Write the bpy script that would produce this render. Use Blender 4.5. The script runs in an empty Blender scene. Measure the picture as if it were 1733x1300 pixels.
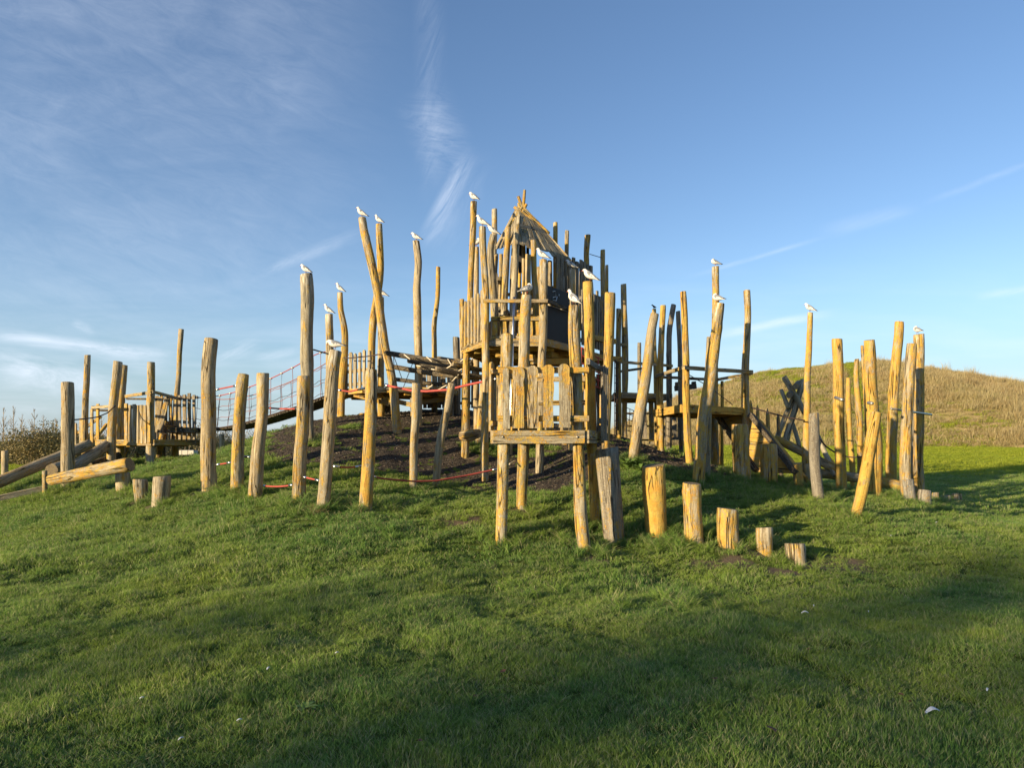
import bpy, math, random
import numpy as np
from mathutils import Vector, Matrix, noise
R = math.radians
random.seed(7); np.random.seed(7)
S = bpy.context.scene
COL = S.collection

# ------------------------------------------------------------------ camera
F = 1200.0; CX = 866.5; HY = 745.0; EYE = 1.6
cam = bpy.data.objects.new("camera", bpy.data.cameras.new("camera")); COL.objects.link(cam)
cam.location = (0, 0, EYE); cam.rotation_euler = (R(90), 0, 0)
cam.data.sensor_width = 36; cam.data.lens = F/1733*36
cam.data.shift_y = (HY-650)/1733
cam.data.clip_start = 0.05; cam.data.clip_end = 3000
S.camera = cam
def P(px, py, D): return Vector(((px-CX)/F*D, D, EYE+(HY-py)/F*D))

# ------------------------------------------------------------------ light
SUN_AZ = R(38)      # light travels towards +x, turned this much towards +y
SUN_EL = R(10.5)
SKY_STRENGTH = 0.079
SUN_STRENGTH = 4.7
S.view_settings.view_transform = 'Standard'; S.view_settings.look = 'None'
S.view_settings.exposure = 1.1; S.view_settings.gamma = 1
sl = bpy.data.lights.new("sun", 'SUN'); sl.energy = SUN_STRENGTH; sl.angle = R(0.6); sl.color = (1.0, 0.79, 0.48)
so = bpy.data.objects.new("sun", sl); COL.objects.link(so)
tosun = Vector((-math.cos(SUN_AZ)*math.cos(SUN_EL), -math.sin(SUN_AZ)*math.cos(SUN_EL), math.sin(SUN_EL)))
so.rotation_euler = tosun.to_track_quat('Z', 'Y').to_euler()

W = bpy.data.worlds.new("World"); S.world = W; W.use_nodes = True
nt = W.node_tree; nt.nodes.clear()
class NT:
    """tiny helper round a node tree"""
    def __init__(s, nt): s.nt = nt
    def n(s, t, **kw):
        o = s.nt.nodes.new(t)
        for k, v in kw.items(): setattr(o, k, v)
        return o
    def put(s, sock, v):
        if v is None: return
        if isinstance(v, bpy.types.NodeSocket): s.nt.links.new(v, sock)
        else: sock.default_value = v
    def m(s, op, a, b=None, c=None, clamp=False):
        o = s.n('ShaderNodeMath', operation=op); o.use_clamp = clamp
        for i, v in enumerate((a, b, c)): s.put(o.inputs[i], v)
        return o.outputs[0]
    def vm(s, op, a, b=None):
        o = s.n('ShaderNodeVectorMath', operation=op)
        s.put(o.inputs[0], a); s.put(o.inputs[1], b)
        return o.outputs[0]
    def noise(s, vec, scale, detail=3, rough=.5, dist=0, out='Fac'):
        o = s.n('ShaderNodeTexNoise'); s.put(o.inputs['Vector'], vec)
        s.put(o.inputs['Scale'], scale); s.put(o.inputs['Detail'], detail); s.put(o.inputs['Roughness'], rough); s.put(o.inputs['Distortion'], dist)
        return o.outputs[out]
    def mr(s, v, a, b, c=0., d=1., smooth=False):
        o = s.n('ShaderNodeMapRange'); o.clamp = True
        if smooth: o.interpolation_type = 'SMOOTHSTEP'
        for i, x in enumerate((v, a, b, c, d)): s.put(o.inputs[i], x)
        return o.outputs[0]
    def mix(s, f, a, b, mode='MIX'):
        o = s.n('ShaderNodeMix', data_type='RGBA', blend_type=mode); o.clamp_factor = True
        s.put(o.inputs[0], f); s.put(o.inputs[6], a); s.put(o.inputs[7], b)
        return o.outputs[2]
    def comb(s, x, y, z):
        o = s.n('ShaderNodeCombineXYZ')
        for i, v in enumerate((x, y, z)): s.put(o.inputs[i], v)
        return o.outputs[0]
    def sep(s, v):
        o = s.n('ShaderNodeSeparateXYZ'); s.put(o.inputs[0], v); return o.outputs
T = NT(nt)
sky = T.n('ShaderNodeTexSky', sky_type='NISHITA'); sky.sun_disc = False
sky.sun_elevation = R(13); sky.sun_rotation = math.atan2(tosun.x, tosun.y)
sky.air_density = 1.0; sky.dust_density = 0.3; sky.ozone_density = 1.6; sky.altitude = 0
tc = T.n('ShaderNodeTexCoord')
X, Y_, Z_ = T.sep(tc.outputs['Generated'])
yy = T.m('MAXIMUM', Y_, 0.02)
U = T.m('DIVIDE', X, yy); V = T.m('DIVIDE', Z_, yy)     # directions on the forward half of the sky
front = T.mr(Y_, .05, .3)
def pu(px): return (px-CX)/F
def pv(py): return (HY-py)/F
def wob(scale, seed, amp):
    return T.m('MULTIPLY', T.m('SUBTRACT', T.noise(T.comb(U, V, seed), scale, 3), .5), amp)
def streak(x0, y0, x1, y1, w, soft=1.0, wav=.02, gain=1., fibre=22., seed=0., ang=0.5, taper=True):
    """a wisp of cirrus between two directions"""
    ax, ay, bx, by = pu(x0), pv(y0), pu(x1), pv(y1)
    L = math.hypot(bx-ax, by-ay); dx, dy = (bx-ax)/L, (by-ay)/L
    u = T.m('SUBTRACT', U, ax); v = T.m('SUBTRACT', V, ay)
    al = T.m('ADD', T.m('MULTIPLY', u, dx), T.m('MULTIPLY', v, dy))
    ac = T.m('ADD', T.m('MULTIPLY', u, -dy), T.m('MULTIPLY', v, dx))
    ac = T.m('ADD', ac, wob(3.5, seed, wav))
    across = T.mr(T.m('ABSOLUTE', ac), 0, w/F, 1, 0, True)
    if taper:
        a1 = T.mr(al, -.05*L, .35*L, 0, 1, True); a2 = T.mr(al, .6*L, 1.05*L, 1, 0, True)
    else:
        a1 = T.mr(al, -.1*L, .15*L, 0, 1, True); a2 = T.mr(al, .8*L, 1.1*L, 1, 0, True)
    c, s_ = math.cos(ang), math.sin(ang)
    fu = T.m('ADD', T.m('MULTIPLY', U, c), T.m('MULTIPLY', V, s_))
    fv = T.m('ADD', T.m('MULTIPLY', U, -s_), T.m('MULTIPLY', V, c))
    fb = T.noise(T.comb(T.m('MULTIPLY', fu, .22), fv, seed+3), fibre, 8, .72, .9)
    fb = T.mr(fb, .36, .66)
    return T.m('MULTIPLY', T.m('MULTIPLY', T.m('MULTIPLY', across, a1), a2), T.m('MULTIPLY', fb, gain))
wisps = [
    streak(722, -20, 735, 330, 34, wav=.02, gain=.10, fibre=45, seed=1, ang=1.2, taper=False),
    streak(705, 150, 775, 300, 60, wav=.03, gain=.20, fibre=70, seed=2.2, ang=-.15),
    streak(800, 255, 715, 420, 24, wav=.012, gain=.45, fibre=34, seed=3.1, ang=.95),
    streak(820, 250, 735, 440, 50, wav=.012, gain=.12, fibre=26, seed=3.4, ang=.95),
    streak(415, 470, 640, 385, 16, wav=.016, gain=.25, fibre=30, seed=4.4, ang=.35),
    streak(1165, 470, 1400, 400, 6, wav=.006, gain=.28, fibre=16, seed=5.3, ang=.3),
    streak(1380, 395, 1560, 350, 20, wav=.01, gain=.14, fibre=24, seed=6.1, ang=.3),
    streak(1560, 345, 1780, 262, 9, wav=.006, gain=.15, fibre=16, seed=6.6, ang=.3),
    streak(1190, 572, 1420, 528, 11, wav=.008, gain=.5, fibre=16, seed=7.5, ang=.2),
    streak(1640, 505, 1800, 480, 12, wav=.008, gain=.3, fibre=22, seed=8.5, ang=.2),
    streak(-60, 560, 330, 610, 17, wav=.014, gain=.60, fibre=24, seed=9.1, ang=-.14),
    streak(-60, 600, 240, 680, 44, wav=.014, gain=.62, fibre=22, seed=9.9, ang=-.2),
    streak(140, 595, 300, 625, 26, wav=.014, gain=.42, fibre=24, seed=10.9, ang=-.2),
    streak(350, 612, 450, 575, 22, wav=.014, gain=.45, fibre=30, seed=11.7, ang=.45),
    streak(430, 608, 520, 588, 12, wav=.01, gain=.3, fibre=30, seed=12.2, ang=.3),
    streak(120, 545, 165, 565, 12, wav=.01, gain=.4, fibre=30, seed=12.9, ang=-.3),
]
# broad veil of high cloud in the upper left, and thin milkiness low down
vc = T.noise(T.comb(T.m('MULTIPLY', U, 1.0), T.m('MULTIPLY', V, 2.0), 4.), 2.6, 6, .6, .8)
veil = T.m('MULTIPLY', T.mr(vc, .25, .80), T.m('MULTIPLY', T.mr(U, -.10, -.42, 0, 1, True), T.mr(V, .10, .24, 0, 1, True)))
fibv = T.noise(T.comb(T.m('MULTIPLY', U, .9), T.m('MULTIPLY', T.m('ADD', V, T.m('MULTIPLY', U, .35)), 2.6), 7.), 13, 9, .72, .7)
veil = T.m('MULTIPLY', veil, T.mr(fibv, .30, .74, .07, .27))
low = T.m('MULTIPLY', T.mr(V, .30, .0, 0, 1, True), T.mr(T.noise(T.comb(U, T.m('MULTIPLY', V, 6.), 2.), 5, 5, .6, .4), .40, .78, 0, .32))
cl = T.m('ADD', veil, low)
for w_ in wisps: cl = T.m('ADD', cl, w_)
cl = T.m('MULTIPLY', T.m('MINIMUM', cl, .9), front)
cloud_rgb = (6.2, 6.7, 7.6, 1)
skyc = T.mix(.55, sky.outputs[0], T.mix(1., sky.outputs[0], (.84, .98, 1.26, 1), 'MULTIPLY'))
hs = T.n('ShaderNodeHueSaturation'); T.put(hs.inputs['Color'], skyc); hs.inputs['Saturation'].default_value = 1.02
skyc = T.mix(T.mr(Z_, .22, .0, 0, .62, True), hs.outputs[0], (2.15, 3.08, 4.10, 1))
skyc = T.mix(cl, skyc, cloud_rgb)
bg = T.n('ShaderNodeBackground'); T.put(bg.inputs[0], skyc); bg.inputs[1].default_value = SKY_STRENGTH
out = T.n('ShaderNodeOutputWorld'); nt.links.new(bg.outputs[0], out.inputs[0])
W.cycles.sampling_method = 'MANUAL'; W.cycles.sample_map_resolution = 512
S.cycles.use_denoising = True
S.cycles.max_bounces = 6; S.cycles.transparent_max_bounces = 8

# ------------------------------------------------------------------ terrain function
ctl = [(0,1300,3.42),(866,1300,3.42),(1733,1300,3.44),(866,1050,6.0),(0,1050,6.1),(1733,1050,6.25),
 (0,950,8.2),(300,900,9.6),(866,960,8.2),(988,930,9.0),(849,902,9.3),(550,862,9.9),(353,829,11.5),(1345,955,9.15),(1733,950,9.6),
 (1040,913,9.6),(619,866,10.0),(700,827,11.6),(820,812,12.5),(882,863,10.25),(1006,878,10.1),
 (273,855,11.2),(208,829,12.4),(115,796,15.0),(255,788,17.0),(300,774,18.2),(2,842,13.6),(-150,900,12),
 (480,735,14.2),(560,708,15.6),(700,699,17.0),(790,727,15.0),(521,757,13.0),(1048,741,16.5),(1071,781,12.6),(1117,764,15.2),(1167,785,13.0),
 (1182,817,11.8),(1255,804,13.0),(1386,848,11.9),(1447,874,10.9),(1423,832,13.2),(1509,834,13.7),(1535,846,13.6),(1556,830,15.2),(1565,857,13.0),
 (1400,839,15.4),(1480,843,15.4),(1330,830,16),(1300,815,17),(350,778,16),(300,791,16.8),(400,757,15.5),(432,746,15),(345,790,19),(395,778,18.5),(455,752,17.5),(290,796,20),(240,794,16),(1600,853,15.0),(1733,872,15.0),(1107,903,9.7),(1175,918,9.5),(1235,925,9.4),(1293,934,9.3),(1930,870,16)]
cp = [tuple(P(*c)) for c in ctl]
cp += [(-2.6,18.4,2.36),(0,18.5,2.2),(-2.5,24,1.5),(-8,23,.5),(3,22,1.1),(7,20,.35),(10,19,.1),(-3,30,.2),(-12,26,.15),(4,28,.2),(-14,17,.25),(-16,12,.15),
       (-9,3,.02),(9,3,0),(0,0,0),(0,-5,0),(-10,-4,0),(10,-4,0),(14,12,0),(18,20,0),(14,26,0),(-20,24,0),(-22,8,0),(20,5,0),(6,33,0),(-10,34,0),(-22,-4,0),(22,32,0)]
cp = np.array(cp)
def tps_k(r2): return np.where(r2 > 1e-9, r2*np.log(np.maximum(r2, 1e-9)), 0.)
def tps_fit(p, lam=.12):
    n = len(p); d2 = ((p[:, None, :2]-p[None, :, :2])**2).sum(-1)
    A = np.zeros((n+3, n+3)); A[:n, :n] = tps_k(d2)+lam*np.eye(n)
    A[:n, n] = 1; A[:n, n+1:] = p[:, :2]; A[n, :n] = 1; A[n+1:, :n] = p[:, :2].T
    return np.linalg.solve(A, np.concatenate([p[:, 2], np.zeros(3)]))
tw = tps_fit(cp)
def sstep(v, a, b):
    t = np.clip((v-a)/(b-a), 0, 1); return t*t*(3-2*t)
def lumps(x, y):
    h = .034*np.sin(2.1*x+1.3*np.sin(1.1*y+.4))*np.sin(1.7*y+1.1*np.sin(.9*x))
    h += .019*np.sin(5.3*x+2*np.sin(2.3*y))*np.sin(4.7*y+1.5*np.sin(3.1*x+1))
    h += .006*np.sin(11.3*x+2*np.sin(7.3*y))*np.sin(9.7*y+1.5*np.sin(8.1*x+1))
    return h
def height(x, y):
    x = np.atleast_1d(np.asarray(x, float)); y = np.atleast_1d(np.asarray(y, float))
    sh = x.shape; xf = x.ravel(); yf = y.ravel(); z = np.zeros_like(xf)
    inside = (xf > -24) & (xf < 26) & (yf > -6) & (yf < 38)
    xi, yi = xf[inside], yf[inside]
    for k in range(0, len(xi), 20000):
        a, b = xi[k:k+20000], yi[k:k+20000]
        d2 = (a[:, None]-cp[None, :, 0])**2+(b[:, None]-cp[None, :, 1])**2
        v = tps_k(d2)@tw[:-3]+tw[-3]+tw[-2]*a+tw[-1]*b
        m = sstep(a, -24, -18)*(1-sstep(a, 20, 26))*sstep(b, -6, -3)*(1-sstep(b, 30, 38))
        idx = np.nonzero(inside)[0][k:k+20000]; z[idx] = v*m
    z += lumps(xf, yf)*(1-sstep(yf, 30, 60))
    z += 1.15*sstep(yf, 20, 58)*sstep(xf, 2, 14)
    return z.reshape(sh)
def gz(x, y): return float(height(x, y)[0])
def hit(px, py):
    """where the ray through a direction meets the ground"""
    Ds = np.arange(3., 40., .05)
    x = (px-CX)/F*Ds; z = EYE+(HY-py)/F*Ds
    h = height(x, Ds)
    below = np.nonzero(z < h)[0]
    D = Ds[below[0]] if len(below) else 40.
    return Vector(((px-CX)/F*D, D, gz((px-CX)/F*D, D)))

# ------------------------------------------------------------------ materials
def new_mat(name):
    m = bpy.data.materials.new(name); m.use_nodes = True
    t = m.node_tree; t.nodes.clear(); return m, NT(t)
def finish(m, T, color, rough=.8, bump=None, bstr=.5, bdist=.01, spec=.3, extra=None, metal=0.):
    b = T.n('ShaderNodeBsdfPrincipled'); T.put(b.inputs['Base Color'], color); T.put(b.inputs['Roughness'], rough)
    b.inputs['Specular IOR Level'].default_value = spec; b.inputs['Metallic'].default_value = metal
    if bump is not None:
        bn = T.n('ShaderNodeBump'); bn.inputs['Strength'].default_value = bstr; bn.inputs['Distance'].default_value = bdist
        T.put(bn.inputs['Height'], bump); T.nt.links.new(bn.outputs[0], b.inputs['Normal'])
    o = T.n('ShaderNodeOutputMaterial'); T.nt.links.new(b.outputs[0], o.inputs[0])
    return m
def wood(name, dark, light, sharp=.5):
    m, T = new_mat(name)
    gc = T.n('ShaderNodeAttribute', attribute_name='gc').outputs['Vector']
    li = T.n('ShaderNodeAttribute', attribute_name='lichen', attribute_type='OBJECT').outputs['Fac']
    gx, gy, gzz = T.sep(gc)
    grain = T.noise(T.comb(T.m('MULTIPLY', gx, 1.), gy, T.m('MULTIPLY', gzz, .11)), 34, 6, .7, .35)
    big = T.noise(T.comb(gx, gy, T.m('MULTIPLY', gzz, .35)), 5, 3, .55, .3)
    fine = T.noise(T.comb(gx, gy, T.m('MULTIPLY', gzz, .05)), 150, 3, .6)
    speck = T.noise(gc, 55, 3, .65)
    crn = T.noise(T.comb(gx, gy, T.m('MULTIPLY', gzz, .06)), 11, 2, .5, .6)
    crack = T.mr(T.m('ABSOLUTE', T.m('SUBTRACT', crn, .5)), .003, .020, 1, 0)
    crk2 = T.noise(T.comb(gx, gy, T.m('MULTIPLY', gzz, .2)), 4, 2)
    crack = T.m('MULTIPLY', crack, T.mr(crk2, .43, .52))
    knot = T.n('ShaderNodeTexVoronoi'); T.put(knot.inputs['Vector'], T.comb(gx, gy, T.m('MULTIPLY', gzz, .55))); knot.inputs['Scale'].default_value = 3.6
    kn = T.mr(knot.outputs['Distance'], .045, .11, 1, 0)
    c = T.mix(T.mr(grain, .28, .72), dark, light)
    stk = T.noise(T.comb(gx, gy, T.m('MULTIPLY', gzz, .035)), 22, 4, .6, .3)
    c = T.mix(T.mr(stk, .50, .66, 0, .45), c, T.mix(1., c, (.40, .36, .33, 1), 'MULTIPLY'))
    c = T.mix(T.mr(stk, .46, .34, 0, .4), c, T.mix(.4, c, (.78, .70, .54, 1)))
    c = T.mix(T.mr(big, .3, .7, 0, .55), c, T.mix(1., c, (.86, .74, .58, 1), 'MULTIPLY'))
    c = T.mix(T.mr(fine, .35, .6, .38, 0), c, tuple(.5*v for v in dark[:3])+(1,))
    orn = T.n('ShaderNodeObjectInfo').outputs['Random']
    c = T.mix(T.mr(orn, .0, 1., .0, .9), c, T.mix(1., c, (.84, .94, 1.10, 1), 'MULTIPLY'))
    c = T.mix(T.mr(T.m('FRACT', T.m('MULTIPLY', orn, 7.3)), 0, 1, 0, .5), c, T.mix(1., c, (.72, .70, .68, 1), 'MULTIPLY'))
    # pale mineral-grey crust
    c = T.mix(T.m('MULTIPLY', T.mr(speck, .52, .66), .45), c, (.42, .40, .31, 1))
    # yellow lichen grows in uneven patches
    ln = T.noise(T.comb(gx, gy, T.m('MULTIPLY', gzz, .36)), 8.5, 8, .70, .6)
    l2 = T.noise(gc, 42, 4, .7)
    thr = T.m('SUBTRACT', .64, T.m('MULTIPLY', li, .34))
    lm = T.mr(T.m('ADD', ln, T.m('MULTIPLY', T.m('SUBTRACT', l2, .5), .42)), T.m('SUBTRACT', thr, .035), T.m('ADD', thr, .06))
    lc = T.mix(T.mr(T.noise(gc, 9, 4), .35, .65), (.56, .275, .014, 1), (.50, .355, .055, 1))
    lc = T.mix(T.mr(l2, .32, .62, .62, 0), lc, (.20, .13, .035, 1))
    c = T.mix(T.m('MULTIPLY', lm, .80), c, lc)
    tp_ = T.n('ShaderNodeAttribute', attribute_name='tp').outputs['Fac']
    dr = T.m('MULTIPLY', T.mr(T.noise(T.comb(gx, gy, T.m('MULTIPLY', gzz, .12)), 30, 3), .54, .62), T.mr(T.m('ADD', tp_, T.m('MULTIPLY', T.noise(gc, 8, 2), .3)), .55, .10))
    pk_ = T.n('ShaderNodeAttribute', attribute_name='perch', attribute_type='OBJECT').outputs['Fac']
    c = T.mix(T.m('MULTIPLY', T.m('MULTIPLY', dr, pk_), .8), c, (.62, .60, .54, 1))
    c = T.mix(T.m('MULTIPLY', kn, .55), c, (.07, .045, .03, 1))
    c = T.mix(T.m('MULTIPLY', crack, .85), c, (.025, .018, .012, 1))
    h = T.m('ADD', T.m('MULTIPLY', grain, .6), T.m('MULTIPLY', fine, .25))
    h = T.m('ADD', h, T.m('MULTIPLY', lm, T.m('MULTIPLY', l2, .5)))
    h = T.m('SUBTRACT', h, T.m('MULTIPLY', crack, 1.6))
    return finish(m, T, c, .88, h, .95, .016, .18)
M = {}
M['wood'] = wood('weathered_log', (.17, .132, .086, 1), (.68, .575, .385, 1))
M['plank'] = wood('weathered_plank', (.18, .14, .09, 1), (.63, .525, .345, 1))
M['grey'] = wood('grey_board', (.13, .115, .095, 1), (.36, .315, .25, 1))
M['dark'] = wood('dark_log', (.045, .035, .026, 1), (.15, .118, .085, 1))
def ring_mat():
    m, T = new_mat('end_grain')
    gc = T.n('ShaderNodeAttribute', attribute_name='ec').outputs['Vector']
    x, y, z = T.sep(gc)
    n = T.noise(gc, 9, 3)
    r = T.m('SQRT', T.m('ADD', T.m('MULTIPLY', x, x), T.m('MULTIPLY', y, y)))
    rings = T.m('SINE', T.m('ADD', T.m('MULTIPLY', r, 420), T.m('MULTIPLY', n, 9)))
    ang = T.m('ARCTAN2', y, x)
    chk = T.noise(T.comb(T.m('MULTIPLY', ang, 1.2), T.m('MULTIPLY', r, 1.), z), 3.2, 1)
    chk = T.mr(T.m('ABSOLUTE', T.m('SUBTRACT', chk, .5)), 0, .02, 1, 0)
    c = T.mix(T.mr(rings, -1, 1), (.15, .115, .08, 1), (.26, .21, .15, 1))
    c = T.mix(T.mr(T.noise(gc, 26, 4), .4, .65, 0, .5), c, (.34, .27, .13, 1))
    c = T.mix(chk, c, (.03, .02, .014, 1))
    return finish(m, T, c, .9, T.m('SUBTRACT', rings, T.m('MULTIPLY', chk, 3)), .4, .003, .15)
M['end'] = ring_mat()
def plain(name, col, rough=.6, spec=.4, metal=0., nscale=30, var=.15):
    m, T = new_mat(name)
    tcn = T.n('ShaderNodeTexCoord').outputs['Object']
    n = T.noise(tcn, nscale, 4, .6)
    c = T.mix(T.mr(n, .3, .7), tuple(v*(1-var) for v in col[:3])+(1,), tuple(min(1, v*(1+var)) for v in col[:3])+(1,))
    return finish(m, T, c, rough, n, .15, .004, spec, metal=metal)
M['darktread'] = wood('dark_tread', (.022, .018, .014, 1), (.085, .068, .05, 1))  # very dark wood for the bridge treads
M['red'] = plain('red_rope', (.34, .060, .05), .8)
M['netred'] = plain('faded_net_rope', (.24, .10, .09), .8)
M['darkrope'] = plain('dark_rope', (.05, .032, .03), .8)
M['palerope'] = plain('pale_rope', (.50, .44, .34), .8)
M['steel'] = plain('steel', (.55, .57, .6), .28, .5, 1.)
M['bolt'] = plain('bolt_steel', (.42, .40, .36), .4, .5, .8)
M['black'] = plain('chalkboard', (.010, .011, .014), .65, .25, nscale=8, var=.3)
M['chalk'] = plain('chalk', (.62, .68, .72), .9)
M['mesh'] = plain('dark_mesh_panel', (.03, .028, .03), .8)
M['white'] = plain('white_plumage', (.60, .585, .55), .85, .15, nscale=60, var=.05)
M['gullgrey'] = plain('grey_plumage', (.19, .20, .22), .8, .15, nscale=60, var=.06)
M['gulltip'] = plain('black_plumage', (.03, .03, .03), .7)
M['gullred'] = plain('red_beak_and_legs', (.38, .045, .02), .5)
M['feather'] = plain('shed_feather', (.52, .55, .58), .7)
M['leaf'] = plain('dry_leaf', (.15,.07,.04), .8, var=.4)
M['dock'] = plain('broad_leaf', (.10, .17, .035), .6, var=.3)
M['concrete'] = plain('pale_concrete', (.50, .48, .42), .85)
M['straw'] = plain('dead_grass', (.34, .22, .12), .9)
M['starling'] = plain('dark_feathers', (.02, .02, .025), .5)

# ------------------------------------------------------------------ scene helpers
def empty(name, loc, label=None, cat=None, group=None, lichen=None):
    o = bpy.data.objects.new(name, None); COL.objects.link(o); o.location = loc
    tag(o, label, cat, group); return o
def tag(o, label=None, cat=None, group=None, kind=None):
    if label: o['label'] = label
    if cat: o['category'] = cat
    if group: o['group'] = group
    if kind: o['kind'] = kind
    return o
BEV = True
class MB:
    """collects shapes and links them as one mesh"""
    def __init__(s): s.v = []; s.f = []; s.g = []; s.e = []; s.mi = []; s.sm = []; s.t = []
    def add(s, vs, fs, gs, es=None, mi=0, sm=True, tp=None):
        o = len(s.v); s.t += tp or [9.]*len(vs); s.v += [tuple(v) for v in vs]; s.g += [tuple(g) for g in gs]
        s.e += [tuple(e) for e in (es or gs)]
        for k, f in enumerate(fs):
            s.f.append([i+o for i in f]); s.mi.append(mi[k] if isinstance(mi, list) else mi); s.sm.append(sm[k] if isinstance(sm, list) else sm)
    def tube(s, pts, r, n=6, mi=0):
        pts = [Vector(p) for p in pts]; vs = []; gs = []; fs = []
        up = Vector((0, 0, 1)); L = 0; off = random.random()*50
        for i, p in enumerate(pts):
            d = (pts[min(i+1, len(pts)-1)]-pts[max(i-1, 0)]).normalized()
            a = d.cross(up)
            if a.length < .05: a = d.cross(Vector((1, 0, 0)))
            a.normalize(); b = a.cross(d)
            rr = r[i] if isinstance(r, (list, tuple)) else r
            if i: L += (p-pts[i-1]).length
            for k in range(n):
                t = 2*math.pi*k/n
                vs.append(p+a*math.cos(t)*rr+b*math.sin(t)*rr); gs.append((math.cos(t)*rr+off, math.sin(t)*rr, L+off))
        for i in range(len(pts)-1):
            for k in range(n):
                fs.append([i*n+k, i*n+(k+1) % n, (i+1)*n+(k+1) % n, (i+1)*n+k])
        fs.append(list(range(n))[::-1]); fs.append([(len(pts)-1)*n+k for k in range(n)])
        s.add(vs, fs, gs, mi=mi)
    def log(s, pts, rad, n=16, seed=None, step=.10, rough=1., flat=None, mi=0, end=1, pointed=False):
        """pts from base to top, rad per point; an uneven natural log. flat=(angle, depth) cuts a split face"""
        seed = random.random()*100 if seed is None else seed
        pts = [Vector(p) for p in pts]
        # Catmull-Rom resample
        q = [pts[0]*2-pts[1]]+pts+[pts[-1]*2-pts[-2]]; rr = [rad[0]]+list(rad)+[rad[-1]]
        C = []; RR = []
        for i in range(1, len(q)-2):
            m = max(2, int((q[i+1]-q[i]).length/step))
            for k in range(m):
                t = k/m; t2 = t*t; t3 = t2*t
                C.append(.5*((2*q[i])+(-q[i-1]+q[i+1])*t+(2*q[i-1]-5*q[i]+4*q[i+1]-q[i+2])*t2+(-q[i-1]+3*q[i]-3*q[i+1]+q[i+2])*t3))
                RR.append(rr[i]*(1-t)+rr[i+1]*t)
        C.append(pts[-1]); RR.append(rad[-1])
        mean = sum(rad)/len(rad)
        for i in range(len(C)):      # wandering axis
            w = .10*mean*rough
            C[i] = C[i]+Vector((noise.noise((i*step*1.7, seed, 0))*w, noise.noise((i*step*1.7, seed, 9))*w, 0))
        d0 = (C[1]-C[0]).normalized(); a = d0.cross(Vector((0, 1, 0.01)))
        if a.length < .1: a = d0.cross(Vector((1, 0, 0)))
        a.normalize(); vs = []; gs = []; es = []; fs = []; mis = []; sms = []
        off = seed*3.7; L = 0; oval = random.uniform(.0, .07)*rough; ov_a = random.random()*3.14
        knots = [(random.uniform(.1, .9)*len(C), random.random()*6.28, random.uniform(.05, .16)) for _ in range(int(len(C)*step*1.1)+1)] if rough else []
        tilt = (random.uniform(-.12, .12), random.uniform(-.12, .12))
        N = len(C)
        for i in range(N):
            d = (C[min(i+1, N-1)]-C[max(i-1, 0)]).normalized()
            a = (a-d*a.dot(d)).normalized(); b = d.cross(a)
            if i: L += (C[i]-C[i-1]).length
            for k in range(n):
                t = 2*math.pi*k/n
                r = RR[i]*(1+oval*math.cos(2*(t-ov_a)))
                r *= 1+rough*(.075*noise.noise((math.cos(t)*1.1+seed, math.sin(t)*1.1, L*1.3))+.035*noise.noise((math.cos(t)*3+seed, math.sin(t)*3, L*5)))
                for kz, ka, kh in knots:
                    dz = (i-kz)*step/ .07; da = (math.atan2(math.sin(t-ka), math.cos(t-ka)))/.45
                    e_ = dz*dz+da*da
                    if e_ < 6: r += RR[i]*kh*math.exp(-e_)
                x, y = math.cos(t)*r, math.sin(t)*r
                if flat:
                    fa, fd = flat; ca, sa = math.cos(fa), math.sin(fa)
                    pr = x*ca+y*sa
                    if pr > fd*RR[i]: x -= ca*(pr-fd*RR[i]); y -= sa*(pr-fd*RR[i])
                lift = 0
                if i == N-1: lift = x*tilt[0]+y*tilt[1]
                if i == N-1: x *= .955; y *= .955
                vs.append(C[i]+a*x+b*y+d*lift); gs.append((x+off, y+off*.3, L+off)); es.append((x, y, off))
        for i in range(N-1):
            for k in range(n):
                fs.append([i*n+k, i*n+(k+1) % n, (i+1)*n+(k+1) % n, (i+1)*n+k]); mis.append(mi); sms.append(True)
        # chamfer: pull the last ring in slightly
        top0 = (N-1)*n
        d = (C[-1]-C[-2]).normalized()
        if pointed:
            vs.append(C[-1]+d*RR[-1]*3.0); gs.append((off, off*.3, L+off)); es.append((0, 0, off))
            for k in range(n): fs.append([top0+k, top0+(k+1) % n, len(vs)-1]); mis.append(mi); sms.append(True)
        else:
            for k in range(n):
                v = vs[top0+k]; vs.append(C[-1]+(Vector(v)-C[-1])*.90+d*RR[-1]*.05); gs.append(gs[top0+k]); e = es[top0+k]; es.append((e[0]*.9, e[1]*.9, off))
            t1 = top0+n
            for k in range(n): fs.append([top0+k, top0+(k+1) % n, t1+(k+1) % n, t1+k]); mis.append(mi); sms.append(True)
            vs.append(C[-1]+d*RR[-1]*.03); gs.append((off, off*.3, L+off)); es.append((0, 0, off))
            for k in range(n): fs.append([t1+k, t1+(k+1) % n, len(vs)-1]); mis.append(end); sms.append(False)
        vs.append(C[0]); gs.append((off, off*.3, off)); es.append((0, 0, off))
        for k in range(n): fs.append([(k+1) % n, k, len(vs)-1]); mis.append(end); sms.append(False)
        s.add(vs, fs, gs, es, mis, sms, tp=[L-(g_[2]-off) for g_ in gs])
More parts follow.
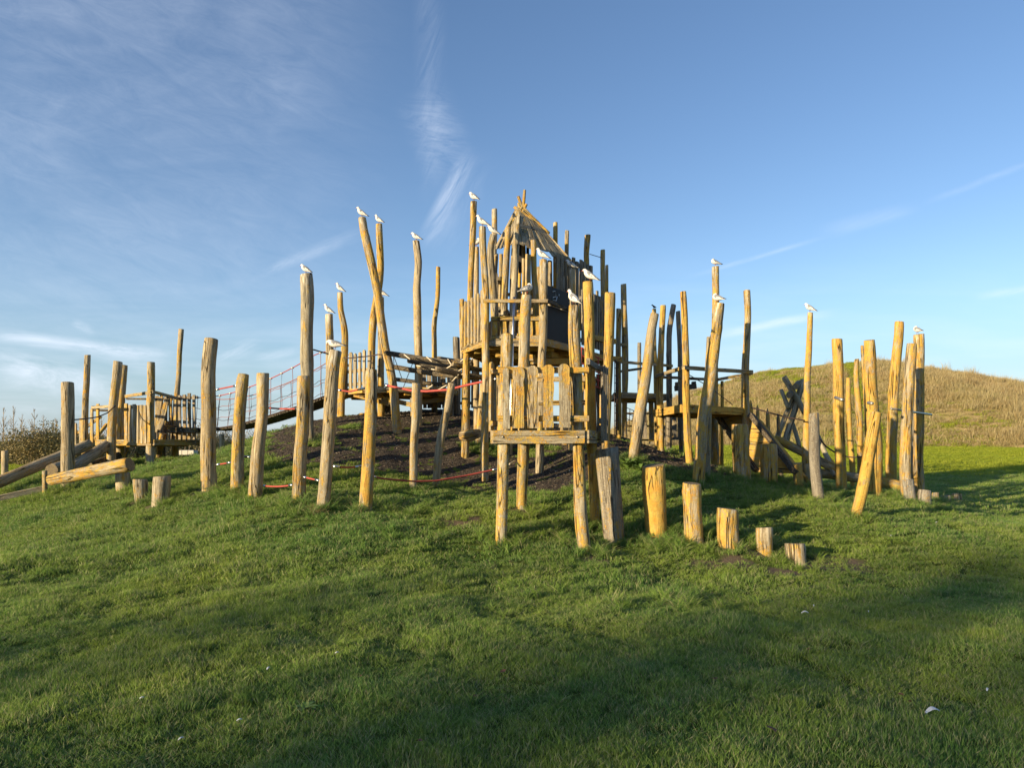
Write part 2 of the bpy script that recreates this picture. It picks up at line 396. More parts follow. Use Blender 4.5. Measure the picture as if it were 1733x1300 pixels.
    def board(s, p0, p1, w, t, up=(0, 0, 1), mi=0, wav=.004, ch=.004):
        """plank from p0 to p1; w is measured along up, t across it"""
        p0 = Vector(p0); p1 = Vector(p1); d = (p1-p0); L = d.length; d.normalize()
        up = Vector(up); up = (up-d*up.dot(d)).normalized(); sd = d.cross(up)
        off = random.random()*90; n = max(2, int(L/.3)); vs = []; gs = []; fs = []
        ch = min(ch, t*.3, w*.3); sec = [(-w/2+ch, -t/2), (w/2-ch, -t/2), (w/2, -t/2+ch), (w/2, t/2-ch), (w/2-ch, t/2), (-w/2+ch, t/2), (-w/2, t/2-ch), (-w/2, -t/2+ch)]
        for i in range(n+1):
            q = i/n; dw = random.uniform(-wav, wav); dt = random.uniform(-wav, wav)*.4
            for a, b in sec:
                vs.append(p0+d*L*q+up*(a+dw)+sd*(b+dt)); gs.append((a+off, b+off*.3, L*q+off))
        for i in range(n):
            for k in range(8): fs.append([i*8+k, i*8+(k+1) % 8, (i+1)*8+(k+1) % 8, (i+1)*8+k])
        fs.append(list(range(8))[::-1]); fs.append([n*8+k for k in range(8)])
        s.add(vs, fs, gs, mi=mi, sm=False)
    def outline(s, p, ax, upv, nrm, prof, t, mi=0):
        """a thick board cut to an outline: prof = [(height, left, right)]"""
        p = Vector(p); off = random.random()*90; vs = []; gs = []; fs = []; n = len(prof)
        for sgn in (-.5, .5):
            for h, l, r in prof:
                for x in (l, r):
                    vs.append(p+ax*x+upv*h+nrm*t*sgn); gs.append((x+off, sgn*t+off*.3, h+off))
        m = 2*n
        for i in range(n-1):
            a = 2*i
            fs.append([a, a+1, a+3, a+2]); fs.append([m+a+1, m+a, m+a+2, m+a+3])
            fs.append([a, a+2, m+a+2, m+a]); fs.append([a+1, m+a+1, m+a+3, a+3])
        fs.append([0, m, m+1, 1]); fs.append([m-2, m-1, 2*m-1, 2*m-2])
        s.add(vs, fs, gs, mi=mi, sm=False)
    def loft(s, rings, n=12, mi=0, cap=True):
        """rings: (centre, axis_a*ra, axis_b*rb)"""
        vs = []; fs = []
        for c, a, b in rings:
            for k in range(n):
                t = 2*math.pi*k/n; vs.append(Vector(c)+Vector(a)*math.cos(t)+Vector(b)*math.sin(t))
        for i in range(len(rings)-1):
            for k in range(n): fs.append([i*n+k, i*n+(k+1) % n, (i+1)*n+(k+1) % n, (i+1)*n+k])
        if cap: fs.append(list(range(n))[::-1]); fs.append([(len(rings)-1)*n+k for k in range(n)])
        s.add(vs, fs, [tuple(v) for v in vs], mi=mi)
    def build(s, name, mats, parent=None, origin=None, lichen=None):
        if not isinstance(mats, (list, tuple)): mats = [mats, M['end']]
        me = bpy.data.meshes.new(name)
        org = Vector(parent.location) if parent is not None and parent.parent is None else Vector((0, 0, 0))
        if parent is not None and parent.parent is not None: org = Vector(parent.parent.location)
        if parent is None: org = Vector(origin) if origin is not None else Vector((0, 0, 0))
        me.from_pydata([tuple(Vector(v)-org) for v in s.v], [], s.f)
        for m in mats: me.materials.append(m)
        me.polygons.foreach_set('material_index', [min(i, len(mats)-1) for i in s.mi]); me.polygons.foreach_set('use_smooth', s.sm)
        for an, dat in (('gc', s.g), ('ec', s.e)):
            at = me.attributes.new(an, 'FLOAT_VECTOR', 'POINT'); at.data.foreach_set('vector', [c for v in dat for c in v])
        at = me.attributes.new('tp', 'FLOAT', 'POINT'); at.data.foreach_set('value', s.t)
        me.update(); me.validate()
        o = bpy.data.objects.new(name, me); COL.objects.link(o)
        if parent is not None: o.parent = parent
        else: o.location = org
        o['lichen'] = random.uniform(.2, .5) if lichen is None else lichen
        return o

def px_log(pts, D, depths=None):
    """pts [(px,py,width)] top to base -> world points base to top and radii, carried down into the ground"""
    out = []; rad = []
    for i, (x, y, w) in enumerate(pts):
        d = depths[i] if depths else D
        out.append(P(x, y, d)); rad.append(w/F*d/2)
    out = out[::-1]; rad = rad[::-1]
    return out, rad
def into_ground(pts, rad, depth=.25):
    b = pts[0]; n = pts[1]
    d = (b-n).normalized()
    if d.z > -.3: d = Vector((d.x*.3, d.y*.3, -1)).normalized()
    q = b.copy(); k = 0
    g = gz(q.x, q.y)
    if q.z <= g-depth: return pts, rad
    while q.z > gz(q.x, q.y)-depth and k < 400: q = q+d*.02; k += 1
    return [q]+pts, [rad[0]*1.02]+rad
TOPS = {}
PERCH = [(518,464),(576,495),(557,532),(568,594),(613,369),(642,379),(645,503),(704,408),(802,341),(816,384),(834,398),(919,440),(968,456),(890,500),(972,518),(995,478),(1211,451),(1217,514),(1371,529),(1555,566)]
def post(pts, D=None, lichen=.4, label=None, group=None, parent=None, name='timber_post', mat='wood', lean=0., ground=True, flat=None, pointed=False, key=None, rough=1., cat='post', n=16):
    if D is None:
        b = hit(pts[-1][0], pts[-1][1]); D = b.y
    deps = [D+lean*(1-i/(len(pts)-1)) for i in range(len(pts))]
    p, r = px_log(pts, D, deps)
    if ground: p, r = into_ground(p, r)
    mb = MB(); mb.log(p, r, flat=flat, pointed=pointed, rough=rough, n=n)
    base = Vector((p[0].x, p[0].y, gz(p[0].x, p[0].y))) if ground else p[0]
    o = mb.build(name, M[mat], parent, origin=base, lichen=lichen)
    if parent is None: tag(o, label, cat, group)
    o['perch'] = 1.0 if (round(pts[0][0]), round(pts[0][1])) in PERCH or any(abs(pts[0][0]-a) < 3 and abs(pts[0][1]-b) < 3 for a, b in PERCH) else .25
    if key: TOPS[key] = (p[-1], r[-1])
    FEET.append((p[1] if ground and len(p) > 2 else p[0], r[0]))
    return o
FEET = []

# ------------------------------------------------------------------ ground
def axis(lo, hi, flo, fhi, fs, grow=1.18):
    a = list(np.arange(flo, fhi+1e-6, fs)); st = fs; v = a[-1]
    while v < hi: st *= grow; v += st; a.append(min(v, hi))
    st = fs; v = a[0]; b = []
    while v > lo: st *= grow; v -= st; b.append(max(v, lo))
    return np.array(b[::-1]+a)
def grid_mesh(name, xs, ys, zf, keep=None):
    XX, YY = np.meshgrid(xs, ys); ZZ = zf(XX, YY)
    nx, ny = len(xs), len(ys)
    co = np.stack([XX, YY, ZZ], -1).reshape(-1, 3)
    i = np.arange(nx*ny).reshape(ny, nx)
    fa = np.stack([i[:-1, :-1], i[:-1, 1:], i[1:, 1:], i[1:, :-1]], -1).reshape(-1, 4)
    if keep is not None:
        cen = co[fa].mean(1); fa = fa[keep(cen[:, 0], cen[:, 1])]
        used = np.unique(fa); rm = -np.ones(len(co), int); rm[used] = np.arange(len(used)); co = co[used]; fa = rm[fa]
    me = bpy.data.meshes.new(name); me.from_pydata(co.tolist(), [], fa.tolist())
    me.polygons.foreach_set('use_smooth', [True]*len(fa)); me.update()
    return me
def ground_mat():
    m, T = new_mat('turf')
    p = T.n('ShaderNodeNewGeometry').outputs['Position']
    a = T.noise(p, .6, 4); b = T.noise(p, 5, 5, .65); c_ = T.noise(p, 40, 4, .7)
    c = T.mix(T.mr(b, .3, .7), (.045, .075, .014, 1), (.085, .120, .020, 1))
    c = T.mix(T.mr(c_, .3, .7, 0, .6), c, (.095, .115, .022, 1))
    x, y, z = T.sep(p)
    far = T.mr(y, 26, 46)
    fld = T.mix(T.mr(T.noise(T.comb(T.m('MULTIPLY', x, .3), y, 0), 1.2, 5, .65), .3, .7), (.22, .31, .02, 1), (.34, .40, .035, 1))
    fld = T.mix(T.mr(c_, .35, .7, 0, .3), fld, (.06, .10, .01, 1))
    c = T.mix(far, c, fld)
    so_ = T.n('ShaderNodeAttribute', attribute_name='soil').outputs['Fac']
    c = T.mix(T.mr(T.m('ADD', so_, T.m('MULTIPLY', T.m('SUBTRACT', b, .5), .8)), .35, .6), c, T.mix(c_, (.10, .075, .05, 1), (.17, .13, .09, 1)))
    return finish(m, T, c, .9, T.m('ADD', b, c_), .6, .03, .1)
M['turf'] = ground_mat()
xs = axis(-600, 600, -15, 22, .16); ys = axis(-60, 900, 1.5, 30, .16)
g = bpy.data.objects.new('ground', grid_mesh('ground', xs, ys, height)); COL.objects.link(g)
g.data.materials.append(M['turf']); tag(g, kind='structure')

# hill on the right
rid = np.array([(900,760),(1000,748),(1050,730),(1120,697),(1180,664),(1260,640),(1330,628),(1400,622),(1480,627),(1560,640),(1640,653),(1733,665),(1900,690),(2100,735),(2200,760)], float)
RD = 88.
rx = (rid[:, 0]-CX)/F*RD; rz = EYE+(HY-rid[:, 1])/F*RD
def hill_h(x, y):
    ridge = np.interp(x*RD/np.maximum(RD, 1), rx, rz)
    front = 52+3.5*np.sin(x*.13)+1.6*np.sin(x*.41+1)
    t = np.clip((y-front)/(RD-front), 0, 1)
    prof = np.sin(t*math.pi/2)**1.05
    back = 1-sstep(y, RD, RD+50)
    z = .75+(ridge-.75)*prof*back
    z += .25*np.sin(x*.5+np.sin(y*.3))*np.sin(y*.4)*t*back+.12*np.sin(x*1.3+1)*np.sin(y*1.1)*t
    z = np.where(t <= 0, .2, z)
    return z
def hill_mat():
    m, T = new_mat('dry_grass_slope')
    p = T.n('ShaderNodeNewGeometry').outputs['Position']
    n1 = T.noise(p, .35, 5, .6); n2 = T.noise(p, 3.5, 5, .7)
    c = T.mix(T.mr(n2, .3, .7), (.24, .18, .085, 1), (.40, .31, .15, 1))
    c = T.mix(T.mr(n1, .5, .62, 0, .75), c, (.24, .25, .06, 1))
    return finish(m, T, c, .95, n2, .8, .2, .05)
M['hill'] = hill_mat()
hl = bpy.data.objects.new('hill', grid_mesh('hill', np.arange(2, 112, .8), np.arange(46, 150, .8), hill_h)); COL.objects.link(hl)
hl.data.materials.append(M['hill']); tag(hl, kind='structure')
# added out-of-view trees, built further down, keep the low sun off the near grass
# ------------------------------------------------------------------ bark mulch bed
low_b = [(446,744),(458,768),(490,788),(560,788),(610,790),(650,796),(690,806),(740,812),(800,826),(840,834),(900,836),(960,832),(1000,820),(1040,802),(1060,794),(1140,792),(1180,802),(1240,806),(1262,800)]
up_b = [(1290,15),(1250,17.5),(1150,19),(1000,20.5),(850,21),(700,20.5),(600,19),(540,17),(480,15.5),(450,14.4)]
MP = [tuple(hit(*p)[:2]) for p in low_b]+[((px-CX)/F*D, D) for px, D in up_b]
MP = np.array(MP)
def in_poly(x, y, P_=MP):
    x = np.asarray(x); y = np.asarray(y); r = np.zeros(x.shape, bool); n = len(P_); j = n-1
    for i in range(n):
        xi, yi = P_[i]; xj, yj = P_[j]
        c = ((yi > y) != (yj > y)) & (x < (xj-xi)*(y-yi)/((yj-yi) if yj != yi else 1e-9)+xi)
        r ^= c; j = i
    return r
def bare(x, y):
    """true where bark lies: ragged edge, some grass islands"""
    dx = .13*np.sin(9*x+3*np.sin(7*y))+.08*np.sin(23*x+5*y); dy = .13*np.sin(8*y+2*np.sin(9*x))+.07*np.sin(21*y-6*x)
    r = in_poly(x+dx, y+dy)
    for ix, iy, ir in ISLES: r &= ((x-ix)**2+(y-iy)**2*1.6 > (ir*(1+.25*np.sin(7*np.arctan2(y-iy, x-ix))))**2)
    return r
ISLES = [(*hit(px, py)[:2], r_) for px, py, r_ in [(1140,768,.30),(815,762,.38),(905,765,.42),(1068,790,.35),(548,753,.22),(590,722,.22),(1160,770,.2)]]
def mulch_h(x, y):
    return height(x, y)+.006+.010*np.sin(31*x+3*np.sin(17*y))*np.sin(27*y+2*np.sin(19*x))
mm, T = new_mat('bark_mulch')
p_ = T.n('ShaderNodeNewGeometry').outputs['Position']
v_ = T.n('ShaderNodeTexVoronoi'); T.put(v_.inputs['Vector'], p_); v_.inputs['Scale'].default_value = 34
vc_ = T.sep(v_.outputs['Color'])[0]
c_ = T.mix(vc_, (.030, .025, .021, 1), (.110, .092, .073, 1))
c_ = T.mix(T.mr(T.noise(p_, 1.3, 4), .55, .7, 0, .4), c_, (.11, .09, .05, 1))
M['mulch'] = finish(mm, T, c_, .92, T.m('ADD', T.m('MULTIPLY', v_.outputs['Distance'], 1.), T.noise(p_, 60, 3)), 1., .04, .12)
mu = bpy.data.objects.new('bark_mulch', grid_mesh('bark_mulch', np.arange(-7, 7, .07), np.arange(10, 22, .07), mulch_h, bare)); COL.objects.link(mu)
mu.data.materials.append(M['mulch']); tag(mu, 'dark brown bark mulch spread over the top of the grassy mound', 'mulch', kind='stuff')

# ------------------------------------------------------------------ posts: table of (label, points top->base, depth, lichen)
G1 = 'leaning row of posts joined by red ropes'
G2 = 'tall free standing posts on the mound'
G3 = 'climbing posts at the right end'
def row(label, pts, D=None, li=.35, group=G1, **k): return post(pts, D, li, label, group, **k)
row('thick pale post at the left end of the red rope row, kinked near its top', [(357,574,23),(354,610,23),(353,655,24),(354,700,24),(353,760,25),(353,828,25)], li=.2)
row('shorter post with orange lichen foot, second along the red rope row', [(412.5,634,19),(406,700,20),(403,770,21),(401,835,23)], li=.4)
row('grey brown post third in the red rope row, wider at its foot', [(445,632,22),(443,707,20),(437,770,22),(431,846,24)], li=.22)
row('post in front of the tallest thick left post, yellow lichen on its lower half', [(514,637,21),(512,720,20),(508,780,21),(505,850,22)], li=.38)
row('bent thick post with a preening gull, dead grass round its foot', [(568,594,22),(563,625,22),(560,672,22),(556,740,22),(553,790,22),(546,863,22)], li=.15, key='k5')
row('straight post with orange streaked base in front of the small picket platform', [(628.5,627,21),(627,690,21),(625,760,22),(622,810,23),(618,866,24)], li=.5)
row('slim short post whose top stands just below the tall wavy gull post', [(704.5,649,15),(704,700,15),(701,750,14),(699,827,14)], li=.22)
row('slim short post leaning right on the mulch edge', [(765,649,12.5),(757,690,13),(748,733,14),(742,775,14),(738,826,14)], li=.22)

row('tallest thick weathered post at the left of the rope bridge, gull on top', [(518,464,22),(520,500,23),(519,560,21),(519,610,23),(522,690,18),(526,757,15)], 13.2, .12, G2, key='p520')
row('slim upright gull post just behind the tallest thick left post', [(557,532,13),(558,570,13),(558,600,13),(560,720,14)], 14.6, .2, G2, key='p557')
row('long post leaning steeply left across its neighbour, gull on its raised end', [(612.5,369,13),(617,395,14),(625,428,15),(640,505,14),(651,581,13.5),(661,628,14.5),(667,670,15),(671,716,15)], 14.4, .42, G2, lean=.6, key='x1')
row('tall yellowish curved post crossing behind the steeply leaning post', [(641.5,379,11),(643,420,12),(643.5,458,12),(638,505,13),(631,551,13),(629,620,12),(632,702,13)], 15.6, .55, G2, key='x2')
row('lower post almost hidden behind the crossed pair, gull half visible on it', [(645,503,11),(645,560,11),(644,650,12),(645,706,12)], 16.0, .3, G2, key='x3')
row('tall wavy post with a gull, standing alone between crossed posts and tower', [(704,408,11.5),(708,443,12),(706,480,12),(706,505,13),(707,560,13),(708,600,13),(708,650,13),(708,705,13)], 15.0, .22, G2, key='p707')
row('thin bare topped pole standing just left of the tower', [(742,452,7),(740,505,7.5),(735,551,8),(735,600,8.5),(736,705,9)], 17.0, .5, G2)
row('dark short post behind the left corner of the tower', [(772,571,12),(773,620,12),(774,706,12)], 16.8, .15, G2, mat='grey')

row('tall leaning post right of the tower with a dark bird behind its tip', [(1108,531,14),(1101,570,15),(1092,645,18),(1083,700,19),(1077,740,19.5),(1071.5,781,20)], 12.6, .3, G2)
row('tall thick post leaning right in front of the right deck, preening gull on top', [(1217.5,514,16.5),(1214,545,17),(1208,590,19),(1201,645,21),(1190,707,20),(1186,760,20),(1181,817,20.5)], None, .5, G2, key='r10')
row('slender post half hidden along the back of the thick right leaning gull post', [(1200,570,8),(1198,640,9),(1199,700,10),(1198,760,10),(1196,816,10.5)], 11.9, .3, G2)
row('bright yellow slim post standing behind the crouched back of the right deck', [(1222,645,5),(1222,700,5.5),(1218,779,6)], 17.5, .7, G2)
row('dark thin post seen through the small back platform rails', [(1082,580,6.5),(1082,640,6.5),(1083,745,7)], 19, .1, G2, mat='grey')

row('grey lichen free post, low and bent outward at its foot, near the ramp', [(1377,700,15.5),(1378,745,16.5),(1379,790,17),(1386,848,18.5)], None, .04, G3, mat='grey')
row('slim tall post with a gull at its tip, right of the ramp', [(1371,529,8.5),(1369,592,10),(1366,650,10.5),(1366,700,11),(1364,756,11.5)], 14.4, .6, G3, key='s1')
row('thick straight orange post with a steel peg, first of the right cluster', [(1416.5,574,17.5),(1418,620,17),(1419,670,17.5),(1421,745,17.5),(1424,831,18.5)], None, .72, G3, key='s3')
row('thin pointed orange pole between two thick posts at the right', [(1435.5,640,7),(1436,700,9),(1442,786,10),(1443,828,7)], 15.8, .75, G3, pointed=False)
row('thin curved pole with a slanted tip behind the thin orange pole', [(1450,608,7),(1449,640,8),(1453,690,10),(1455,730,10),(1456,792,9)], 16.6, .5, G3)
row('thick orange lichen post behind the slanting front post', [(1470.5,576,18),(1472,600,18.5),(1473,638,20),(1477,700,21),(1481,755,24),(1481,840,21)], None, .66, G3)
row('thin pole peeping out left of the thick orange lichen post', [(1459,585,5),(1462,640,6),(1466,700,7),(1470,790,8)], 16, .5, G3)
row('short stout post leaning far right, greenish yellow, alone in the front grass', [(1482,699,19),(1475,740,20.5),(1467,790,21),(1457,840,20),(1447,876,19)], None, .74, G3, flat=None)
row('tall greenish post leaning right, left of the gull topped pair', [(1522,545,14),(1519,590,14.5),(1513,650,15),(1511,700,15.5),(1508,770,16),(1509,834,17)], None, .62, G3)
row('mid height post crossing in front of the last gull topped post', [(1543,582,15.5),(1539,640,17),(1535,700,17),(1533,745,17),(1532,790,18),(1534,848,17)], None, .42, G3)
row('last tall post at the right end of the cluster with a round gull', [(1555,566,17.5),(1556,620,15.5),(1555.5,700,16),(1554,770,16),(1556,828,17)], 14.6, .5, G3, key='s10')
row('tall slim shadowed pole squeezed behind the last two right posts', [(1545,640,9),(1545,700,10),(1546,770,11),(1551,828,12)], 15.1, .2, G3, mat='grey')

GS = 'stepping stumps in the grass'
def stump(label, pts, D=None, li=.5, **k): return post(pts, D, li, label, GS, name='stepping_stump', cat='stump', n=20, rough=.8, **k)
stump('tallest stepping log, cracked shaded face coloured grey, orange left edge, beside the front platform', [(1028,760,41),(1031,800,39),(1036,860,37),(1040.5,913,36)], 9.6, .22, flat=(2.5,.72), mat='grey')  # grey wood carries the shade of the right-hand face
stump('bright orange stepping log with a vertical split, next to the tallest grey one', [(1106,789,40),(1107,830,40),(1109,870,36),(1111,903,35)], None, .9)
stump('third stepping log from the platform, knee high and evenly yellow', [(1171,819,32),(1172,860,31),(1174.5,919,33)], None, .55)
stump('fourth stepping log from the platform, with a knot near its top', [(1231.5,862,35),(1232,890,34),(1233,925,34)], None, .55)
stump('small stepping log second from the right end of the front row', [(1293.5,894,29.5),(1293.5,915,28),(1294,935,28)], None, .4)
stump('lowest grey stepping log at the right end of the front row', [(1345,921,34),(1346,940,32),(1347,956,31)], None, .1)
stump('very wide high stump under the right deck, half in shadow', [(1252,719,26),(1253,760,27),(1255,804,28)], 12.6, .55)
stump('square cut stump beside the foot of the plank ramp', [(1301,753,28),(1301,780,28),(1301,806,28)], 12.9, .6)
stump('short orange stump left of the grey bent post', [(1349,785,16),(1350,800,16),(1351,818,16)], 13, .7)
stump('narrow stump hidden beside the short orange one', [(1367,786,13),(1367,800,13),(1368,818,13)], 13.4, .5)
stump('broad dark stump at the foot of the last right posts', [(1565,830,20),(1565,845,20),(1566,858,20)], 12.9, .1, mat='grey')
stump('small dark stump just behind the broad dark one', [(1583,834,11),(1583,843,11),(1583,852,11)], 14.3, .2, mat='grey')
stump('low pinkish stump second from the far right end', [(1601,839,14),(1601,847,14),(1601,855,14)], 15, .3)
stump('far right low stump lying lit on the green field edge', [(1619,836,15),(1619,842,15),(1619,849,15)], 16.2, .3)
stump('grey stump between the two bases of the right gull posts', [(1536,812,18),(1538,830,19),(1540,848,20)], 13.0, .1, mat='grey')
stump('left stump under the end of the fallen yellow log', [(207.5,800,23),(208,815,23),(208,830,22)], None, .2)
stump('middle of the three left stumps, orange patch under its rim', [(238,812,24),(239,830,23),(240,848,22)], None, .3)
stump('rightmost and largest of the three left stumps', [(274,807,28),(273,830,27),(271,855,26)], None, .12)
stump('thick upright post cut square before the left play fort', [(114.5,648,19.5),(114.5,700,19.5),(115,750,19.5),(115,797,20)], 13.4, .12, key='p115')
stump('slim post at the far left edge by the brown bushes', [(8,763,10),(8,800,10),(9,838,10)], 17, .2)
stump('small pale post standing alone under the low end of the rope bridge', [(375,735,8),(375,745,8),(375,758,8)], 17.5, .1)
stump('small square block on the mound crest beneath the picket platform', [(613,700,11),(613,705,11),(613,712,11)], 16.5, .6)
stump('short brown post holding the end of the plank kerb', [(76,797,8),(76,815,8),(76,832,8)], 13.0, .4)

# lying logs
GL = 'lying logs at the left'
def lying(label, a, b, ra, rb, li, group=GL, mat='wood', name='lying_log', mid=None, cat='log', n=18):
    mb = MB(); pts = [a, mid if mid is not None else (a+b)/2, b]; mb.log(pts, [ra, (ra+rb)/2, rb], n=n)
    o = mb.build(name, M[mat], origin=a, lichen=li); tag(o, label, cat, group); return o
lying('fallen log lying on stumps, grey on top and orange below, at the left', P(86,813,12.4), P(220,786,11.7), .09, .115, .45)
lying('long notched log sloping down out of the left edge', P(-40,832,13.2), P(152,752,15.6), .115, .115, .2)
lying('dark log propped against the left fort deck', P(104,806,14.3), P(183,752,16.5), .125, .13, .1)
lying('stub log lying end on behind the thick square cut left post', P(87,796,13.9), P(120,786,14.6), .12, .12, .2)
lying('low dark log under the left fort deck', P(150,790,15.8), P(200,772,17.0), .10, .10, .1, mat='dark')
mb = MB(); mb.board(P(-30,849,12.6), P(76,827,13.1), .10, .12); tag(mb.build('plank_kerb', M['plank'], origin=P(76,827,13.1), lichen=.05), 'low timber kerb running off the left edge over the grass', 'kerb')
mb = MB()
for k in range(3): mb.board(P(302+k*10, 766, 22), P(311+k*10, 766, 22), .14, .3)
tag(mb.build('low_wall', M['concrete'], origin=P(315,770,22)), 'pale low block wall beyond the rope bridge', 'wall')
lying('sloping thick log leading from the ramp to the balance beam', P(1312,742,15.2), P(1425,800,14.2), .085, .09, .45, 'logs between the right posts')
lying('low balance log striped by shadows behind the right posts', P(1384,800,14.6), P(1470,812,14.4), .095, .095, .3, 'logs between the right posts')
lying('short end of the balance log between the last right posts', P(1484,815,14.3), P(1524,823,14.2), .11, .11, .6, 'logs between the right posts')
lying('pale leaning prop log behind the grey bent post', P(1413,806,14.2), P(1384,738,14.8), .045, .05, .05, 'logs between the right posts', n=12)
lying('dark slanting prop log left of the thick orange post', P(1420,800,15.2), P(1386,752,15.6), .04, .04, .1, 'logs between the right posts', n=12)

# steel pegs through the right posts
for lb, a, b in [('steel climbing rod running through the three last right posts', P(1508,692,13.0), P(1576,702,14.8)), ('dark steel peg in the thick straight orange post', P(1414,673,12.9), P(1426,677,12.6)), ('dark peg in the thick orange lichen post', P(1470,682,12.6), P(1476,683,12.3))]:
    mb = MB(); mb.tube([a, b], .022 if 'rod' in lb else .03, 8); tag(mb.build('climbing_rod', M['bolt'], origin=a), lb, 'rod')

# pointed stakes beside the ramp
for i, (x, y0, y1, w, lb) in enumerate([(1270.5,684,720,6,'first pointed stake right behind the corner of the right deck'),(1282,693,740,6,'second pointed stake from the right deck, orange'),(1299,700,760,7,'third pointed stake, tallest of those above the ramp'),(1317,708,775,7,'dark grey pointed stake farthest from the right deck')]):
    post([(x, y0, w*.9), (x+1, (y0+y1)/2, w), (x+3, y1, w+1)], 17, .6 if i < 3 else .1, lb, 'pointed stakes above the ramp', name='pointed_stake', cat='stake', pointed=True, mat='wood' if i < 3 else 'grey', n=10)

# crossed log frame
cf = empty('crossed_log_frame', P(1335,745,19), 'tangle of crossed grey logs with a beam in the forks before the hill', 'climbing frame')
for a, b, w in [((1327,638),(1364,702),9.5),((1322,660),(1335,692),7),((1360,643),(1328,750),10),((1343,672),(1313,745),8.5),((1341,715),(1353,756),7),((1349,671),(1332,745),8)]:
    mb = MB(); D = 19; q = P(b[0], b[1], D); mb.log([q, (q+P(a[0], a[1], D+.3))/2, P(a[0], a[1], D+.3)], [w/F*D/2]*3, n=12); mb.build('leg', M['wood'], cf, lichen=.12)
for a, b in [((1347,654),(1352,648)),((1336,669),(1342,662))]:
    mb = MB(); mb.log([P(a[0], a[1], 18.5), P((a[0]+b[0])/2, (a[1]+b[1])/2, 19.6), P(b[0], b[1], 20.6)], [.085]*3, n=12); mb.build('cross_log', M['grey'], cf, lichen=.1)

# ------------------------------------------------------------------ platforms
def clip(poly, a, b, c):
    """keep the part of a convex polygon where a*x+b*y<=c"""
    out = []
    for i in range(len(poly)):
        p, q = poly[i], poly[(i+1) % len(poly)]
        dp, dq = a*p[0]+b*p[1]-c, a*q[0]+b*q[1]-c
        if dp <= 0: out.append(p)
        if (dp < 0) != (dq < 0) and abs(dp-dq) > 1e-9:
            t = dp/(dp-dq); out.append((p[0]+(q[0]-p[0])*t, p[1]+(q[1]-p[1])*t))
    return out
def deck(root, poly, z, fh=.15, fw=.045, mat='plank', li=.2, sides=None, joists=3, ang=0., sidemat=None):
    """board floor with beams under it and fascia boards round the edge; poly counter-clockwise, z = top"""
    mb = MB(); ca, sa = math.cos(ang), math.sin(ang)
    lo = min(p[0]*ca+p[1]*sa for p in poly); hi = max(p[0]*ca+p[1]*sa for p in poly); s_ = lo
    while s_ < hi:
        e = min(s_+.135, hi); q = clip(clip(poly, -ca, -sa, -(s_+.006)), ca, sa, e); s_ = e
        if len(q) < 3: continue
        off = random.random()*90; dz = random.uniform(-.004, .004); n = len(q)
        vs = [(x, y, z-.035+dz) for x, y in q]+[(x, y, z+dz) for x, y in q]
        gs = [((x*ca+y*sa)+off, v_, (-x*sa+y*ca)+off) for x, y in q for v_ in (0,)]+[((x*ca+y*sa)+off, .03, (-x*sa+y*ca)+off) for x, y in q]
        fs = [list(range(n))[::-1], [n+i for i in range(n)]]+[[i, (i+1) % n, n+(i+1) % n, n+i] for i in range(n)]
        mb.add(vs, fs, gs, sm=False)
    mb.build('floor', M[mat], root, lichen=li)
    if joists:
        lo = min(-p[0]*sa+p[1]*ca for p in poly); hi = max(-p[0]*sa+p[1]*ca for p in poly)
        for k in range(joists):
            c = lo+(hi-lo)*(k+.5)/joists
            q = clip(clip(poly, sa, -ca, -(c-.001)), -sa, ca, c+.001)
            if len(q) < 2: continue
            us = [(p[0]*ca+p[1]*sa) for p in q]; u0, u1 = min(us)+.05, max(us)-.05
            a = Vector((u0*ca-c*sa, u0*sa+c*ca, z-.10)); b = Vector((u1*ca-c*sa, u1*sa+c*ca, z-.10))
            mb = MB(); mb.board(a, b, .12, .07); mb.build('joist', M['plank'], root, lichen=.85)
    for i in range(len(poly)):
        if sides is not None and i not in sides: continue
        a = Vector((*poly[i], z-fh/2+.012)); b = Vector((*poly[(i+1) % len(poly)], z-fh/2+.012))
        d = (b-a).normalized(); nrm = d.cross(Vector((0, 0, 1)))
        mb = MB(); mb.board(a+nrm*(fw/2+.003)-d*.02, b+nrm*(fw/2+.003)+d*(.02 if i % 2 else -.01), fh, fw)
        for q in (.09, .91):
            c = a.lerp(b, q)+nrm*(fw+.005); mb.loft([(c, d*.014, Vector((0, 0, .014))), (c+nrm*.012, d*.012, Vector((0, 0, .012)))], 8, mi=2)
        o = mb.build('edge_board', [M[mat], M['end'], M['bolt']], root, lichen=li+.15)
def picket_prof(h, w, style):
    pr = []; n = 12; s1 = random.random()*50; lob = style == 'lobed'; rt = w*.5 if style != 'flat' else 0
    for i in range(n+1):
        t = i/n*(h-rt)/h; hw = w/2*(1+.13*noise.noise((t*2.4, s1, 0))+.05*noise.noise((t*8, s1, 3))); c = .10*w*noise.noise((t*1.6, s1, 7))
        if lob: hw *= (1-.17*math.exp(-((t-.76)/.06)**2))*(1+.10*noise.noise((t*5, s1, 5)))
        pr.append((t*h, c-hw, c+hw))
    if rt:
        for a in (.35, .62, .84, .96, 1.0):
            q = hw*math.sqrt(max(0, 1-a*a*.96)); pr.append((h-rt+rt*a, c-q, c+q))
    return pr
